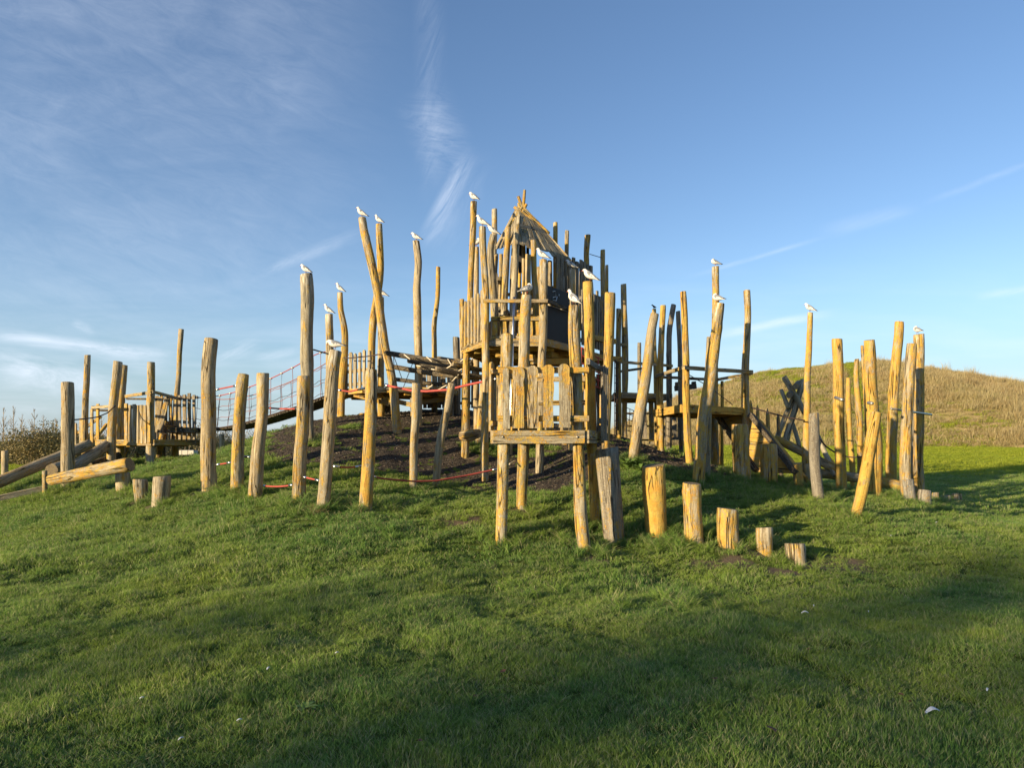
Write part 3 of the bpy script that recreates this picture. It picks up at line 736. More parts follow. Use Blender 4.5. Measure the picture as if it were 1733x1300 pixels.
def guard(root, a, b, h, n, w=.10, style='wavy', t=.03, rails=(.12, .86), mat='plank', li=.25, side=1, dh=.04, pmat=None, h1=None, base=0., lean=0., name='guard_rail', ends=True, rw=.07):
    """rails from a to b (points at floor height) carrying n pickets, each a mesh of its own"""
    a = Vector(a); b = Vector(b); d = (b-a).normalized(); nrm = Vector((d.y, -d.x, 0)).normalized()*side
    g_ = bpy.data.objects.new('guard', None); COL.objects.link(g_); g_.parent = root
    for r_ in rails:
        mb = MB(); z0 = Vector((0, 0, h*r_)); z1 = Vector((0, 0, (h1 or h)*r_)); mb.board(a+z0, b+z1, rw, .04)
        mb.build(name, M[mat], g_, lichen=li)
    for k in range(n):
        q = (k+.5)/n if not ends else (k+.35)/(n-.3)
        hh = (h+((h1 or h)-h)*q)*(1+random.uniform(-dh, dh)); c = a.lerp(b, q)+nrm*(.02+t/2+.002)
        upv = (Vector((0, 0, 1))+d*random.uniform(-.02, .02)+d*lean).normalized()
        ax = (d-upv*d.dot(upv)).normalized()
        m_ = MB(); m_.outline(c+Vector((0, 0, base)), ax, upv, nrm, picket_prof(hh-base, w*random.uniform(.88, 1.1), style), t)
        m_.build('picket', M[pmat or mat], g_, lichen=min(.95, li+random.uniform(-.12, .2)))
    return g_
def rail(root, a, b, w=.07, t=.045, mat='plank', li=.4, name='hand_rail'):
    mb = MB(); mb.board(a, b, w, t); return mb.build(name, M[mat], root, lichen=li)
def leg(root, pts, D, li=.4, **k): return post(pts, D, li, parent=root, name=k.pop('name', 'post'), **k)

# --- front picket platform
Z = 1.71
fp = empty('picket_platform', P(930,900,9.5), 'small raised platform with a front guard of rounded yellow pickets, nearest the camera', 'play platform')
FL, FR, BR, BL = (-.215, 8.93), (.918, 8.89), (1.26, 10.12), (.12, 10.2)
deck(fp, [FL, FR, BR, BL], Z, .165, .05, li=.22, joists=3)
leg(fp, [(859,567,21.5),(857,614,20.5),(853,660,19),(852,752,20),(850,830,19.5),(848.5,903,19.5)], 9.0, .45, key='t23')
leg(fp, [(972,518,20.5),(972,560,21),(974,615,21),(977,680,17),(979,752,18.5),(981,830,22),(984,880,23),(989,931,22)], 8.99, .42, key='t21')
leg(fp, [(890.5,500,18),(888,560,19),(886.5,615,19),(886,690,20),(886,755,20),(884,810,19),(882,864,17.5)], 10.2, .45, key='t24')
leg(fp, [(995,478,18),(997,538,17),(998,600,17),(999,660,17),(1001,745,17),(1005,800,18),(1007,879,17)], 10.05, .8, key='t20')
gA = Vector((FL[0]+.02, FL[1]-.0, Z)); gB = Vector((FR[0]-.02, FR[1], Z))
gf = bpy.data.objects.new('guard', None); COL.objects.link(gf); gf.parent = fp
for zz in (.76, .16):
    mb = MB(); mb.board(gA+Vector((.02, -.088, zz)), gB+Vector((.06, -.048, zz)), .075, .04); mb.build('guard_rail', M['plank'], gf, lichen=.55)
for px_, w_, y0, y1 in [(856.5,11,623,726),(876.5,20,621,725),(902,18.5,619,725),(928,18.5,617.5,724),(955.5,19.5,616,724)]:
    s9 = 8.80; m_ = MB(); p0 = P(px_, y1, s9); ht = (y1-y0)/F*s9
    m_.outline(p0, Vector((1, 0, 0)), Vector((0, 0, 1)), Vector((0, -1, 0)), picket_prof(ht, w_/F*s9, 'lobed'), .035)
    m_.build('picket', M['wood'], gf, lichen=random.uniform(.28, .62))
rail(fp, Vector((FR[0]+.04, FR[1]+.05, Z+.88)), Vector((BR[0]+.02, BR[1]-.05, Z+.88)), .08, .05, mat='grey', li=.1)
guard(fp, (FR[0]+.255, FR[1]+.64, Z-.1), (BR[0]+.06, BR[1]-.05, Z-.1), 1.0, 4, .10, 'flat', rails=(.25,), mat='grey', li=.1, side=1, base=-.02)
guard(fp, (BL[0]-.04, BL[1]-.1, Z), (FL[0]-.05, FL[1]+.12, Z), .9, 4, .11, 'wavy', li=.4, side=1)
guard(fp, (BR[0]-.2, BR[1]+.03, Z), (BL[0]+.1, BL[1]+.03, Z), .85, 4, .13, 'wavy', li=.5, side=1, rails=(.5, .9))

# --- climbing tower
tw_ = empty('climbing_tower', P(880,800,13.6), 'tall timber climbing tower of many posts with a pointed plank roof and black chalkboard', 'play tower')
ZT = 3.37
TL, TFL, TFR, TR, TBR, TB, TBL = (-.92,13.6), (-.43,12.5), (.58,12.5), (1.07,13.3), (1.95,15.0), (1.2,15.9), (-.5,15.5)
deck(tw_, [TL, TFL, TFR, TR, TBR, TB, TBL], ZT, .13, .05, li=.28, joists=5, sides=[0, 1, 2, 3, 4, 5, 6], ang=.2)
for pts, D, li, k in [
 ([(802,341,11),(800,400,11),(797,462,10),(795,518,10),(793,560,11),(790,603,12),(789,660,13),(788,727,14)], 13.5, .55, 't1'),
 ([(806,418,8.5),(806,460,8.5),(806,560,9),(806,620,10)], 14.6, .2, 't2'),
 ([(816,384,12),(817,420,12),(820,462,12),(822.5,513,13),(822,577,13),(823,640,14),(822,700,14),(820,760,14),(821,813,13.5)], 12.4, .45, 't3'),
 ([(837,354,9),(836.5,400,9),(836,460,9),(838,560,10),(838,720,11)], 15.2, .2, 't4'),
 ([(834.5,398,11.5),(830,424,11.5),(832,460,12),(834,488,12.5),(837,533,13),(837,620,13),(838,740,14)], 14.0, .2, 't4b'),
 ([(840,430,7),(837,488,7),(838,570,8)], 15.0, .3, None),
 ([(860,385,10.5),(858,420,11),(856,452,12),(854,503,12),(853,564,13),(852,640,13)], 13.6, .42, None),
 ([(872,364,8.5),(870,420,8.5),(867,480,9),(866,580,9)], 14.5, .3, None),
 ([(875.5,380,10.5),(872,452,11),(869.5,500,11),(868,560,11),(867,600,11)], 13.0, .18, None),
 ([(880,424,6),(879,500,6),(878,580,6)], 15.0, .75, None),
 ([(894,431,10),(893,480,10),(893,560,10),(893,640,10)], 13.3, .35, None),
 ([(903,407,9.5),(904,462,9.5),(907,503,10.5),(906,560,10),(906,640,10)], 13.4, .5, None),
 ([(919.5,440,13.2),(920,500,14),(919,560,14),(916.5,615,13.5),(915,690,14),(914,765,14)], 12.45, .25, 't12'),
 ([(930.5,442,8.5),(931,500,8.5),(932,600,9)], 14.2, .12, None),
 ([(940,377,8),(940,457,8),(940,520,8),(940,580,9)], 15.0, .65, None),
 ([(959.5,390,7),(959,440,7),(959,560,8)], 15.6, .2, None),
 ([(968,456,10),(968,520,10),(967,600,11),(968,700,12)], 13.8, .3, 't16'),
 ([(994.5,398,10.5),(992.5,430,9),(993,455,9),(993,560,10),(994,700,11)], 15.2, .45, 't17'),
 ([(1020,423,8),(1020,500,8),(1019,600,8.5),(1019,720,10)], 15.6, .5, None),
 ([(1027,449,5.5),(1027,540,6),(1027,640,7)], 16.4, .5, None),
 ([(1033,496,19.5),(1031,560,18),(1029,637,16),(1027,700,15),(1025.5,757,14)], 12.3, .62, 't22'),
 ([(848,430,6.5),(847,500,7),(846,570,8)], 14.6, .35, None),
 ([(886,408,7),(887,470,7.5),(886,575,8)], 14.4, .3, None),
 ([(911,452,8),(912,500,8.5),(911,575,9)], 13.9, .4, None),
 ([(950,470,8),(950,520,8),(950,590,8)], 14.9, .3, None),
 ([(781.5,507,9),(782,540,9.5),(782,607,7)], 13.75, .5, 'x'),
 ([(838,560,10),(820,640,11),(809,760,12)], 14.2, .4, 'x2'),
 ([(832,600,9),(832,706,9)], 16.0, .4, 'y'),
 ([(957,590,13),(957,700,13)], 14.2, .6, 'y'),
]:
    gnd = k not in ('x',)
    if k is None: gnd = False
    if not gnd and pts[-1][1] < 650: pass
    leg(tw_, pts, D, li, key=k, ground=gnd, n=14)
guard(tw_, (TL[0]-.02, TL[1], ZT), (TFL[0]-.04, TFL[1]+.02, ZT), .80, 7, .085, 'wavy', rails=(.12, .84), li=.3, side=1, h1=.92)
guard(tw_, (-.36, 12.52, ZT+.0), (.52, 12.52, ZT+.0), .42, 6, .10, 'wavy', rails=(.1, .9), li=.45, side=-1, mat='plank')
rail(tw_, Vector((-.50, 12.34, 4.02)), Vector((.62, 12.34, 4.02)), .06, .05, li=.35)
rail(tw_, Vector((.62, 12.36, 4.02)), Vector((1.12, 13.24, 4.02)), .06, .05, mat='dark', li=.05)
guard(tw_, (TBL[0], TBL[1], ZT), (TL[0], TL[1], ZT), .85, 5, .11, 'wavy', mat='grey', li=.1, side=1)
guard(tw_, (1.15, 15.3, ZT), (-.15, 15.25, ZT), .95, 11, .085, 'wavy', mat='plank', li=.3, side=-1, dh=.12)
guard(tw_, (-.2, 15.0, 4.15), (.9, 15.1, 4.15), .62, 8, .07, 'wavy', mat='plank', li=.3, side=1, dh=.25)
guard(tw_, (-.2, 15.5, ZT), (-.5, 15.45, ZT), .85, 3, .11, 'wavy', mat='grey', li=.1, side=-1)
guard(tw_, (1.30, 13.55, ZT+.05), (2.02, 14.9, ZT+.05), 1.0, 11, .075, 'flat', rails=(.1, .9), mat='grey', li=.05, side=1, dh=.1)
# chalkboard
cb0, cb1 = Vector((.60, 12.53, 0)), Vector((1.07, 13.28, 0)); dcb = (cb1-cb0).normalized(); ncb = dcb.cross(Vector((0, 0, 1)))
mb = MB(); c0 = cb0+ncb*-.02; c1 = cb1+ncb*-.02
mb.board(Vector((c0.x, c0.y, 3.70)), Vector((c1.x, c1.y, 3.70)), .60, .025, wav=0)
mb.board(Vector((c0.x, c0.y, 4.205)), Vector((c1.x, c1.y, 4.205)), .30, .025, wav=0)
ch = mb.build('chalkboard', M['black'], tw_)
mb = MB()
def onb(u, z): q = c0.lerp(c1, u)+ncb*.0175; return (q.x, q.y, z)
mb.tube([onb(.28, 4.27), onb(.40, 4.30), onb(.42, 4.20), onb(.30, 4.17), onb(.29, 4.12), onb(.44, 4.13), onb(.47, 4.21)], .007, 5)
mb.tube([onb(.55, 4.27), onb(.56, 4.22)], .006, 5)
mb.build('chalk_mark', M['chalk'], ch)
mb = MB(); mb.tube([P(870.5,503,12.55), P(868,560,12.5), P(865.5,690,12.3), P(865,770,12.3)], .024, 10); mb.build('fire_pole', M['steel'], tw_)
# upper hut floor, its back boards
ZU = 4.15
deck(tw_, [(.35,13.75),(.98,13.65),(1.95,15.25),(1.2,15.8),(-.25,15.4),(-.25,14.2)], ZU, .12, .04, mat='grey', li=.1, joists=3, sides=[0, 1, 2, 4])
guard(tw_, (.84, 13.68, ZU-.02), (1.62, 14.65, ZU-.02), 1.0, 10, .085, 'flat', rails=(.1, .93), mat='grey', li=.04, side=1, dh=.06, h1=1.12)
guard(tw_, (1.66, 14.7, ZU-.1), (1.97, 15.2, ZU-.1), .62, 5, .075, 'flat', rails=(.1, .9), mat='grey', li=.04, side=1, dh=.12)
guard(tw_, (-.25, 15.42, ZU), (-.27, 14.2, ZU), .8, 7, .09, 'flat', mat='grey', li=.04, side=1)
# roof
apex = P(880,346,14.2)
ev = [P(841,418,14.25), P(877,411,13.3), P(917,422,13.6), P(963,441,13.95), P(935,418,15.3), P(868,408,15.3)]
rf = MB()
for i in range(len(ev)):
    A, B = ev[i], ev[(i+1) % len(ev)]
    L = (B-A).length; n = max(2, int(L/.105)); nn = (A-apex).cross(B-apex).normalized()
    if nn.z < 0: nn = -nn
    for k in range(n):
        for lay in range(3):
            f0, f1 = ((.02, .42), (.34, .76), (.66, 1.0))[lay]
            if lay == 0 and k % 2: continue
            q = (k+.5)/n; e = A.lerp(B, q); f1 += random.uniform(-.03, .06) if lay < 2 else random.uniform(-.02, .07)
            p0 = apex.lerp(e, f0)+nn*(.012*(2-lay)+.012*(k % 2)); p1 = apex.lerp(e, f1)+nn*(.006*(2-lay)+.012*(k % 2))
            w0 = L/n*(1.65 if lay else 1.3)*(f0*.4+f1*.6)*(2 if lay == 0 else 1)
            sd = (e-apex).cross(nn).normalized()
            if w0 < .012: continue
            rf.board(p0, p1, w0, .014, up=sd, wav=.004)
ro = rf.build('roof', M['plank'], tw_, lichen=.16)
mb = MB(); mb.board(apex.lerp(ev[3], .1)+Vector((0, 0, .03)), apex.lerp(ev[3], 1.04)+Vector((0, 0, .03)), .05, .03); mb.board(apex.lerp(ev[0], .12)+Vector((0, 0, .03)), apex.lerp(ev[0], 1.02)+Vector((0, 0, .03)), .05, .03)
mb.build('hip_board', M['plank'], ro, lichen=.2)
mb = MB(); fn = Vector((-.2, -.8, .5)); mb.board(apex.lerp(ev[1], .60)+fn*.05, apex.lerp(ev[3], .52)+fn*.05, .075, .02, up=(0, .3, 1)); mb.build('shaded_plank', M['grey'], ro, lichen=.05)  # grey board stands in for a roof plank lying in shade
for a, b, w in [((884,376),(888,321),5),((889,368),(877,332),5.5),((892,372),(877,343),4),((906,374),(870,350),5),((878,372),(891,345),5),((930,395),(886,352),4),((856,392),(884,350),4.5)]:
    mb = MB(); pa, pb = P(a[0], a[1], 14.05), P(b[0], b[1], 14.0); mb.log([pa, (pa+pb)/2, pb], [w/F*14/2]*3, n=10); mb.build('ridge_pole', M['wood'], ro, lichen=.6)
for px_, y0, y1, w, D in [(881,410,462,7,14.9),(893,408,434,5,15.0)]:
    mb = MB(); mb.board(P(px_, y0, D), P(px_, y1, D), w/F*D, .02, up=(1, 0, 0)); mb.build('mesh_panel', M['mesh'], tw_)
# red climbing net at the back right of the tower
net = MB()
nA, nB, nC, nD = P(984,588,12.9), P(1026,612,13.5), P(1026,662,13.5), P(984,640,12.9)
for k in range(5):
    a, b = nA.lerp(nD, k/4), nB.lerp(nC, k/4); net.tube([a, a.lerp(b, .5)-Vector((0, 0, .02)), b], .012, 6)
for k in range(4):
    a, b = nA.lerp(nB, k/3), nD.lerp(nC, k/3); net.tube([a, b], .012, 6)
net.build('climbing_net', M['red'], tw_)
for a, b in [((1003,572,13.9),(1040,578,15.4)),((1000,606,14.2),(1050,608,16)),((930,600,13.0),(962,608,14.4)),((900,612,12.9),(960,612,13.4)),((840,600,13),(905,606,12.8))]:
    mb = MB(); mb.board(P(*a), P(*b), .11, .09); mb.build('support_beam', M['plank'], tw_, lichen=.7)
# swing block on the first tower leg
mb = MB(); mb.log([P(783,738,13.3), P(796,737,13.2), P(808,734,13.6)], [.10, .11, .09], n=14)
mb.build('foot_block', M['plank'], tw_, lichen=.4)
# vertical dark boards closing the lower back of the tower
guard(tw_, P(1002,735,15.6), P(1022,735,15.8), 1.3, 3, .10, 'flat', mat='grey', li=.05, side=1, rails=(.1, .9))

# --- middle platform with pickets
mp = empty('low_platform', P(650,705,16), 'wide low deck on the mound crest with pale pickets at its left', 'play platform')
ZM = 2.73
MPL = [(-4.15,16.6),(-3.2,15.4),(-1.55,15.3),(-1.3,16.2),(-1.9,17.6),(-3.7,17.6)]
deck(mp, MPL, ZM, .12, .05, li=.3, joists=4, ang=.4)
leg(mp, [(575.5,495,9),(577,525,10),(583,560,11),(583,600,12),(578,650,12),(577,714,13)], 15.9, .6, key='p577')
leg(mp, [(645,640,11),(645,712,12)], 15.9, .7)
leg(mp, [(735,660,9),(735,706,10)], 16.6, .4, mat='dark')
leg(mp, [(700,665,13),(701,706,13)], 15.7, .2, mat='grey')
leg(mp, [(762,625,10),(763,706,11)], 16.4, .2, mat='grey')
leg(mp, [(830,595,9),(832,705,10)], 17.4, .3)
guard(mp, (-4.02,16.3,ZM), (-3.02,15.35,ZM), .82, 8, .10, 'wavy', rails=(.14, .5), li=.05, side=1, dh=.03)
guard(mp, (-4.0,17.3,ZM), (-4.15,16.6,ZM), .80, 3, .11, 'wavy', li=.2, side=1)
guard(mp, (-.9,17.3,ZM-.35), (-2.3,17.5,ZM-.35), 1.05, 12, .10, 'flat', li=.05, side=-1, mat='grey', rails=(.12, .9))
mb = MB(); mb.board(P(652,700,16.6), P(668,680,16.6), .30, .05); mb.build('brace', M['dark'], mp)
for a, b in [((700,682,16),(755,676,16.4)),((640,672,15.9),(700,686,15.6)),((600,668,15.9),(660,684,15.8))]:
    mb = MB(); mb.board(P(*a), P(*b), .10, .10); mb.build('support_beam', M['plank'], mp, lichen=.5)

# --- hanging log bridge
lb = empty('hanging_log_bridge', P(720,700,15), 'staggered dark logs slung on pale ropes between the crossed posts and the tower', 'log bridge')
for a, b, w, m_ in [((652,597,14.4),(800,618,13.9),9,'dark'),((691,611,14.7),(795,624,14.2),7.5,'dark'),((665,621,15.2),(800,640,14.4),8,'dark'),((668,642,15.6),(770,652,15.2),7,'dark'),((713,620,13.9),(815,640,14.3),7.5,'dark'),((738,624,13.6),(825,640,14.2),9,'dark'),((766,616,13.5),(838,629,14.1),8.5,'dark'),((655,657,15.2),(740,664,15.2),8,'dark'),((740,606,15.2),(800,612,15),7,'dark')]:
    D = a[2]; mb = MB(); A, B = P(*b), P(*a); mb.log([A, (A+B)/2-Vector((0, 0, .02)), B], [w/F*D/2]*3, n=14); mb.build('hanging_log', M[m_], lb, lichen=.08)
mb = MB()
for a, b in [((684,600),(694,608)),((722,604),(731,612)),((758,608),(764,618)),((777,614),(786,607)),((754,625),(768,616)),((765,646),(776,634)),((776,628),(790,620)),((724,658),(732,652)),((741,660),(756,652)),((783,640),(796,630)),((727,624),(736,626)),((705,619),(712,620)),((800,600),(808,594)),((792,618),(800,606)),((770,640),(785,632))]:
    mb.tube([P(a[0], a[1], 14.0), P(b[0], b[1], 13.8)], .013, 6)
mb.build('sling_rope', M['palerope'], lb)
mb = MB()
for a, b in [((666,604),(667,622)),((698,616),(683,655)),((667,604),(680,640))]: mb.tube([P(a[0], a[1], 14.6), P(b[0], b[1], 14.9)], .008, 5)
mb.build('guy_rope', M['darkrope'], lb)

# --- right deck with ramp
rp = empty('corner_deck', P(1190,790,14), 'right hand deck with orange front edge, double rail and a plank ramp at its corner', 'play platform')
ZR = 2.24
RL, RF, RRt, RB = (3.10,15.3), (3.155,13.0), (4.87,14.5), (4.6,16.4)
deck(rp, [RL, RF, RRt, RB], ZR, .15, .05, li=.8, joists=3)
leg(rp, [(1122,517,9.5),(1119,584,10),(1116.5,645,11.5),(1117,700,12),(1118,764,12.5)], 15.1, .6, key='r5')
leg(rp, [(1156,494,10),(1158.5,540,11),(1160,584,11.5),(1161,645,12),(1162,700,12),(1164,740,12.5),(1167,785,12)], 13.0, .68, key='r8')
leg(rp, [(1264,492,12),(1265.5,530,11),(1264,580,11.5),(1261,630,13),(1262,700,13.5),(1266,750,12),(1270,800,11)], 14.3, .42, key='r11')
leg(rp, [(1211,451,11.5),(1211,520,11.5),(1209.5,600,11.5),(1209,645,12),(1209.5,710,12),(1210,781,12.5)], 16.3, .45, key='r9')
leg(rp, [(1278,716,7),(1278,760,8),(1278,799,9)], 14.8, .15, mat='grey')
def hz(px, py, D): return P(px, py, D)
rail(rp, hz(1107,638,15.3)+Vector((0,-.13,0)), hz(1158,622.5,13.0)+Vector((0,-.12,0)), .07, .05, li=.3)
rail(rp, hz(1157,622.5,12.85), hz(1273,630,14.2), .07, .05, li=.35)
rail(rp, hz(1108,638,15.45), hz(1215,643,16.4), .06, .05, mat='dark', li=.1)
rail(rp, hz(1213,643,16.4), hz(1272,632,14.5), .06, .05, li=.45)
# ramp
rr = MB()
ra0, ra1 = P(1271,702,14.2), P(1346,800,12.9)
rb0, rb1 = ra0+Vector((-.45, .75, 0)), ra1+Vector((-.45, .75, .0))
nr = (ra1-ra0).cross(rb0-ra0).normalized()
if nr.z < 0: nr = -nr
mb = MB(); mb.board(ra0, ra1, .13, .09, up=nr); mb.build('ramp_stringer', M['dark'], rp, lichen=.0)
mb = MB(); mb.board(rb0, rb1, .13, .09, up=nr); mb.build('ramp_stringer', M['dark'], rp, lichen=.05)
mb = MB()
for k in range(13):
    q = (k+.5)/13; a = ra0.lerp(ra1, q)-nr*.06; b = rb0.lerp(rb1, q)-nr*.06
    mb.board(a, b, .10, .03, up=(ra1-ra0))
mb.build('ramp_tread', M['plank'], rp, lichen=.6)
mb = MB(); mb.board(ra0-nr*.20+Vector((0, 0, -.03)), ra1-nr*.20, .26, .035, up=nr); mb.build('ramp_side_board', M['plank'], rp, lichen=.85)
mb = MB(); mb.board(P(1217,712,15.4), P(1240,728,14.6), .14, .05); mb.build('brace', M['grey'], rp, lichen=.1)
for x in (1222,): leg(rp, [(x,722,5),(x,779,5.5)], 16.6, .8)

# --- small back platform
bp = empty('back_platform', P(1095,750,16.5), 'small grey edged platform behind the leaning post, between the tower and the right deck', 'play platform')
ZB = 2.67
deck(bp, [(2.36,16.1),(3.70,16.6),(3.6,17.8),(2.5,17.6)], ZB, .13, .05, mat='plank', li=.15, joists=2)
leg(bp, [(1047,523,8.5),(1046.5,584,9),(1046.5,645,9.5),(1047,700,10),(1047,742,10)], 16.0, .5)
leg(bp, [(1055,481,9.5),(1056,520,9.5),(1058,584,11),(1058,640,10.5),(1057,690,8.5),(1057,742,8.5)], 16.7, .4)
leg(bp, [(1140,516,9),(1136,540,9),(1132.5,568,9),(1132.5,645,9.5),(1132.5,762,9.5)], 16.4, .05, mat='grey')
leg(bp, [(1147.5,527,8),(1150,580,8),(1151,640,8),(1153,764,8)], 17.4, .3, mat='grey')
leg(bp, [(1107,523,7),(1107,580,7.5),(1110,640,8),(1112,750,8)], 17.8, .6)
rail(bp, P(1041,612,15.9), P(1138,619.5,16.3), .06, .05, li=.25)
rail(bp, P(1050,629,17.2), P(1094,623,17.8), .06, .05, mat='dark', li=.05)
rail(bp, P(1050,583,16.5), P(1060,585,16.6), .07, .05, li=.4)
# ladder under it
ld = MB()
for y0 in (700, 721.5, 745): ld.board(P(1060,y0,17.0), P(1104,y0,17.2), .045, .09)
ld.build('ladder_rung', M['plank'], bp, lichen=.6)
mb = MB(); mb.board(P(1102,680,17.2), P(1103,752,17.2), .11, .06, up=(1, 0, 0)); mb.build('ladder_stile', M['plank'], bp, lichen=.4)
mb = MB(); mb.board(P(1090,692,17.0), P(1091,742,17.0), .11, .06, up=(1, 0, 0)); mb.build('ladder_stile', M['grey'], bp, lichen=.1)
guard(bp, P(1122,745,18.2), P(1152,745,18.0), .80, 5, .08, 'flat', mat='grey', li=.05, side=1, rails=(.05, .9))
mb = MB(); nx = 5
A0, B0, C0, D0 = P(1040,610,15.2), P(1046,612,15.9), P(1046,735,15.9), P(1040,738,15.2)
for k in range(11): a = A0.lerp(D0, k/10); b = B0.lerp(C0, k/10); mb.tube([a, b], .009, 5)
for k in range(4): mb.tube([A0.lerp(B0, k/3), D0.lerp(C0, k/3)], .009, 5)
mb.build('rope_net', M['darkrope'], bp)
mb = MB()
A0, B0, C0, D0 = P(1060,690,17.5), P(1084,700,17.8), P(1078,735,17.8), P(1060,728,17.5)
for k in range(5): mb.tube([A0.lerp(D0, k/4), B0.lerp(C0, k/4)], .009, 5)
for k in range(5): mb.tube([A0.lerp(B0, k/4), D0.lerp(C0, k/4)], .009, 5)
mb.build('rope_net', M['darkrope'], bp)
# carved wheel post between back platform and right deck
cw = empty('cog_post', P(1152,700,18), 'dark notched wooden head on a post between the two right platforms', 'post')
mb = MB(); mb.log([P(1153,742,18), P(1153,700,18), P(1152,655,18)], [.05, .05, .05], n=12); mb.build('stem', M['grey'], cw, lichen=.1)
mb = MB(); mb.board(P(1142,658,18), P(1178,654,18), .13, .12); mb.board(P(1143,651,18), P(1149,651,18), .12, .13); mb.board(P(1171,650,18), P(1177,650,18), .12, .13); mb.build('notched_head', M['dark'], cw, lichen=.1)

# --- left play fort
lf = empty('play_fort', P(210,785,16.8), 'left play fort with picket guards and a raised back step, joined to the rope bridge', 'play fort')
ZL = 1.60
LA, LB_, LC, LD = (-10.05,17.2), (-8.35,16.5), (-7.9,17.8), (-9.5,18.6)
deck(lf, [LA, LB_, LC, LD], ZL, .14, .05, li=.35, joists=3)
leg(lf, [(148,601,9.5),(147,640,9.5),(144,700,10),(144,770,10)], 17.4, .4)
leg(lf, [(199,612,15),(195,660,14.5),(191,700,15),(189,740,15),(188,800,15)], 16.4, .3)
leg(lf, [(210.5,618,10.5),(207,660,11),(204,720,11),(203,790,12)], 17.6, .45)
leg(lf, [(255.5,613,12.5),(256,650,12.5),(254,700,13),(255,750,14.5),(254,795,16)], 16.6, .4)
leg(lf, [(307,557,8.5),(304,600,8),(302,640,8),(298,690,10.5),(297,776,11)], 18.3, .35, key='p303')
leg(lf, [(277,700,8),(276,778,8)], 18.3, .2, mat='grey')
leg(lf, [(215,752,10),(207,786,12)], 18.3, .3, mat='dark')
leg(lf, [(276,734,11),(268,776,9)], 18.0, .5, mat='dark')
guard(lf, (LA[0]+.9, LA[1]-.37, ZL-.08), (LB_[0]-.02, LB_[1]-.02, ZL-.08), .92, 7, .10, 'flat', rails=(.93,), li=.3, side=1, dh=.05)
guard(lf, (LD[0]+.2, LD[1]-.05, ZL), (LC[0], LC[1], ZL), 1.15, 9, .10, 'flat', rails=(.2, .93), mat='grey', li=.25, side=1, dh=.03)
guard(lf, (-10.85, 17.6, ZL-.25), (-10.0, 17.25, ZL-.0), .62, 5, .095, 'flat', rails=(.6,), li=.45, side=1, h1=.95)
rail(lf, P(156,690,17.3), P(188,688,16.5), .07, .05, li=.2)
rail(lf, P(156,694,18.3), P(190,695,18.2), .06, .04, mat='dark', li=.05)
rail(lf, P(212,671,17.6), P(257,664,16.5), .07, .05, li=.45)
rail(lf, P(257,663,16.5), P(306,676,18.2), .07, .05, li=.35)
rail(lf, P(214,675,18.4), P(300,676,18.4), .05, .04, mat='dark', li=.1)
deck(lf, [(-8.35,17.3),(-7.85,17.0),(-8.05,18.5),(-8.9,18.6)], 1.89, .12, .05, mat='dark', li=.1, joists=0)
mb = MB(); mb.board(P(268,722,17.6), P(310,726,18.3), .12, .06); mb.board(P(272,716,18), P(285,716,18), .10, .3); mb.build('bridge_step', M['dark'], lf)
for a, b in [((262,732),(272,672)),((270,728),(283,675))]:
    mb = MB(); mb.board(P(a[0], a[1], 17.3), P(b[0], b[1], 17.5), .12, .035, up=(1, 0, 0)); mb.build('slanted_board', M['plank'], lf, lichen=.3)
mb = MB(); mb.board(P(160,744,18.2), P(181,718,18.6), .07, .07); mb.build('brace', M['plank'], lf, lichen=.6)

# --- rope bridge
rbp = [(303,723,18.2),(340,725.5,17.8),(380,723,17.3),(420,714,16.8),(460,702,16.4),(500,689,16.1),(535,676,16.0),(566,664,16.1)]
top = [(303,671,18.2),(345,673,17.8),(385,667,17.3),(420,656,16.8),(460,640,16.4),(500,620,16.1),(535,600,16.0),(566,592,16.1)]
rb = empty('rope_bridge', P(430,712,16.8), 'sagging rope bridge with dark plank treads and knotted net sides', 'rope bridge')
def curve(pl, n):
    pts = [P(*q) for q in pl]; q = [pts[0]*2-pts[1]]+pts+[pts[-1]*2-pts[-2]]; out = []
    for j in range(n+1):
        u = j/n*(len(pts)-1); i = min(int(u), len(pts)-2); t = u-i; a, b, c, d = q[i:i+4]
        out.append(.5*(2*b+(c-a)*t+(2*a-5*b+4*c-d)*t*t+(3*b-a-3*c+d)*t**3))
    return out
NB = 46; cb = curve(rbp, NB); ct = curve(top, NB); off = Vector((.22, .80, 0))
tr = MB()
for i in range(NB):
    p = (cb[i]+cb[i+1])/2-Vector((0, 0, .03)); tr.board(p, p+off, .085, .045, up=(cb[i+1]-cb[i]), wav=.003)
tr.build('tread', M['darktread'], rb, lichen=0)
mb = MB(); mb.tube(cb, .016, 6); mb.tube([c+off for c in cb], .016, 6); mb.build('foot_rope', M['darkrope'], rb)
for sgn, o_ in ((0, Vector((0, 0, 0))), (1, off)):
    mb = MB(); mb.tube([c+o_ for c in ct], .011, 6); mb.build('hand_rope', M['netred' if sgn else 'red'], rb)
    mb = MB()
    for lv in (.30, .64):
        mb.tube([a.lerp(b, lv+.02*math.sin(k*1.7))+o_ for k, (a, b) in enumerate(zip(cb, ct))], .0065, 5)
    for k in range(2, NB-1, 3):
        j = random.uniform(-.10, .10); a = cb[k]+o_; b = ct[k]+o_; dd = (cb[k+1]-cb[k])
        mb.tube([a, a.lerp(b, .3)+dd*j*2, a.lerp(b, .64)-dd*j*2.5, b+dd*j], .0065, 5)
    mb.build('side_net', M['netred' if sgn == 0 else 'darkrope'], rb)
mb = MB()
for k in range(2, NB-1, 3): mb.loft([(ct[k]+Vector((-.03, 0, 0)), Vector((0, .02, 0)), Vector((0, 0, .02))), (ct[k]+Vector((.03, 0, 0)), Vector((0, .02, 0)), Vector((0, 0, .02)))], 6)
mb.build('rope_clamp', M['bolt'], rb)

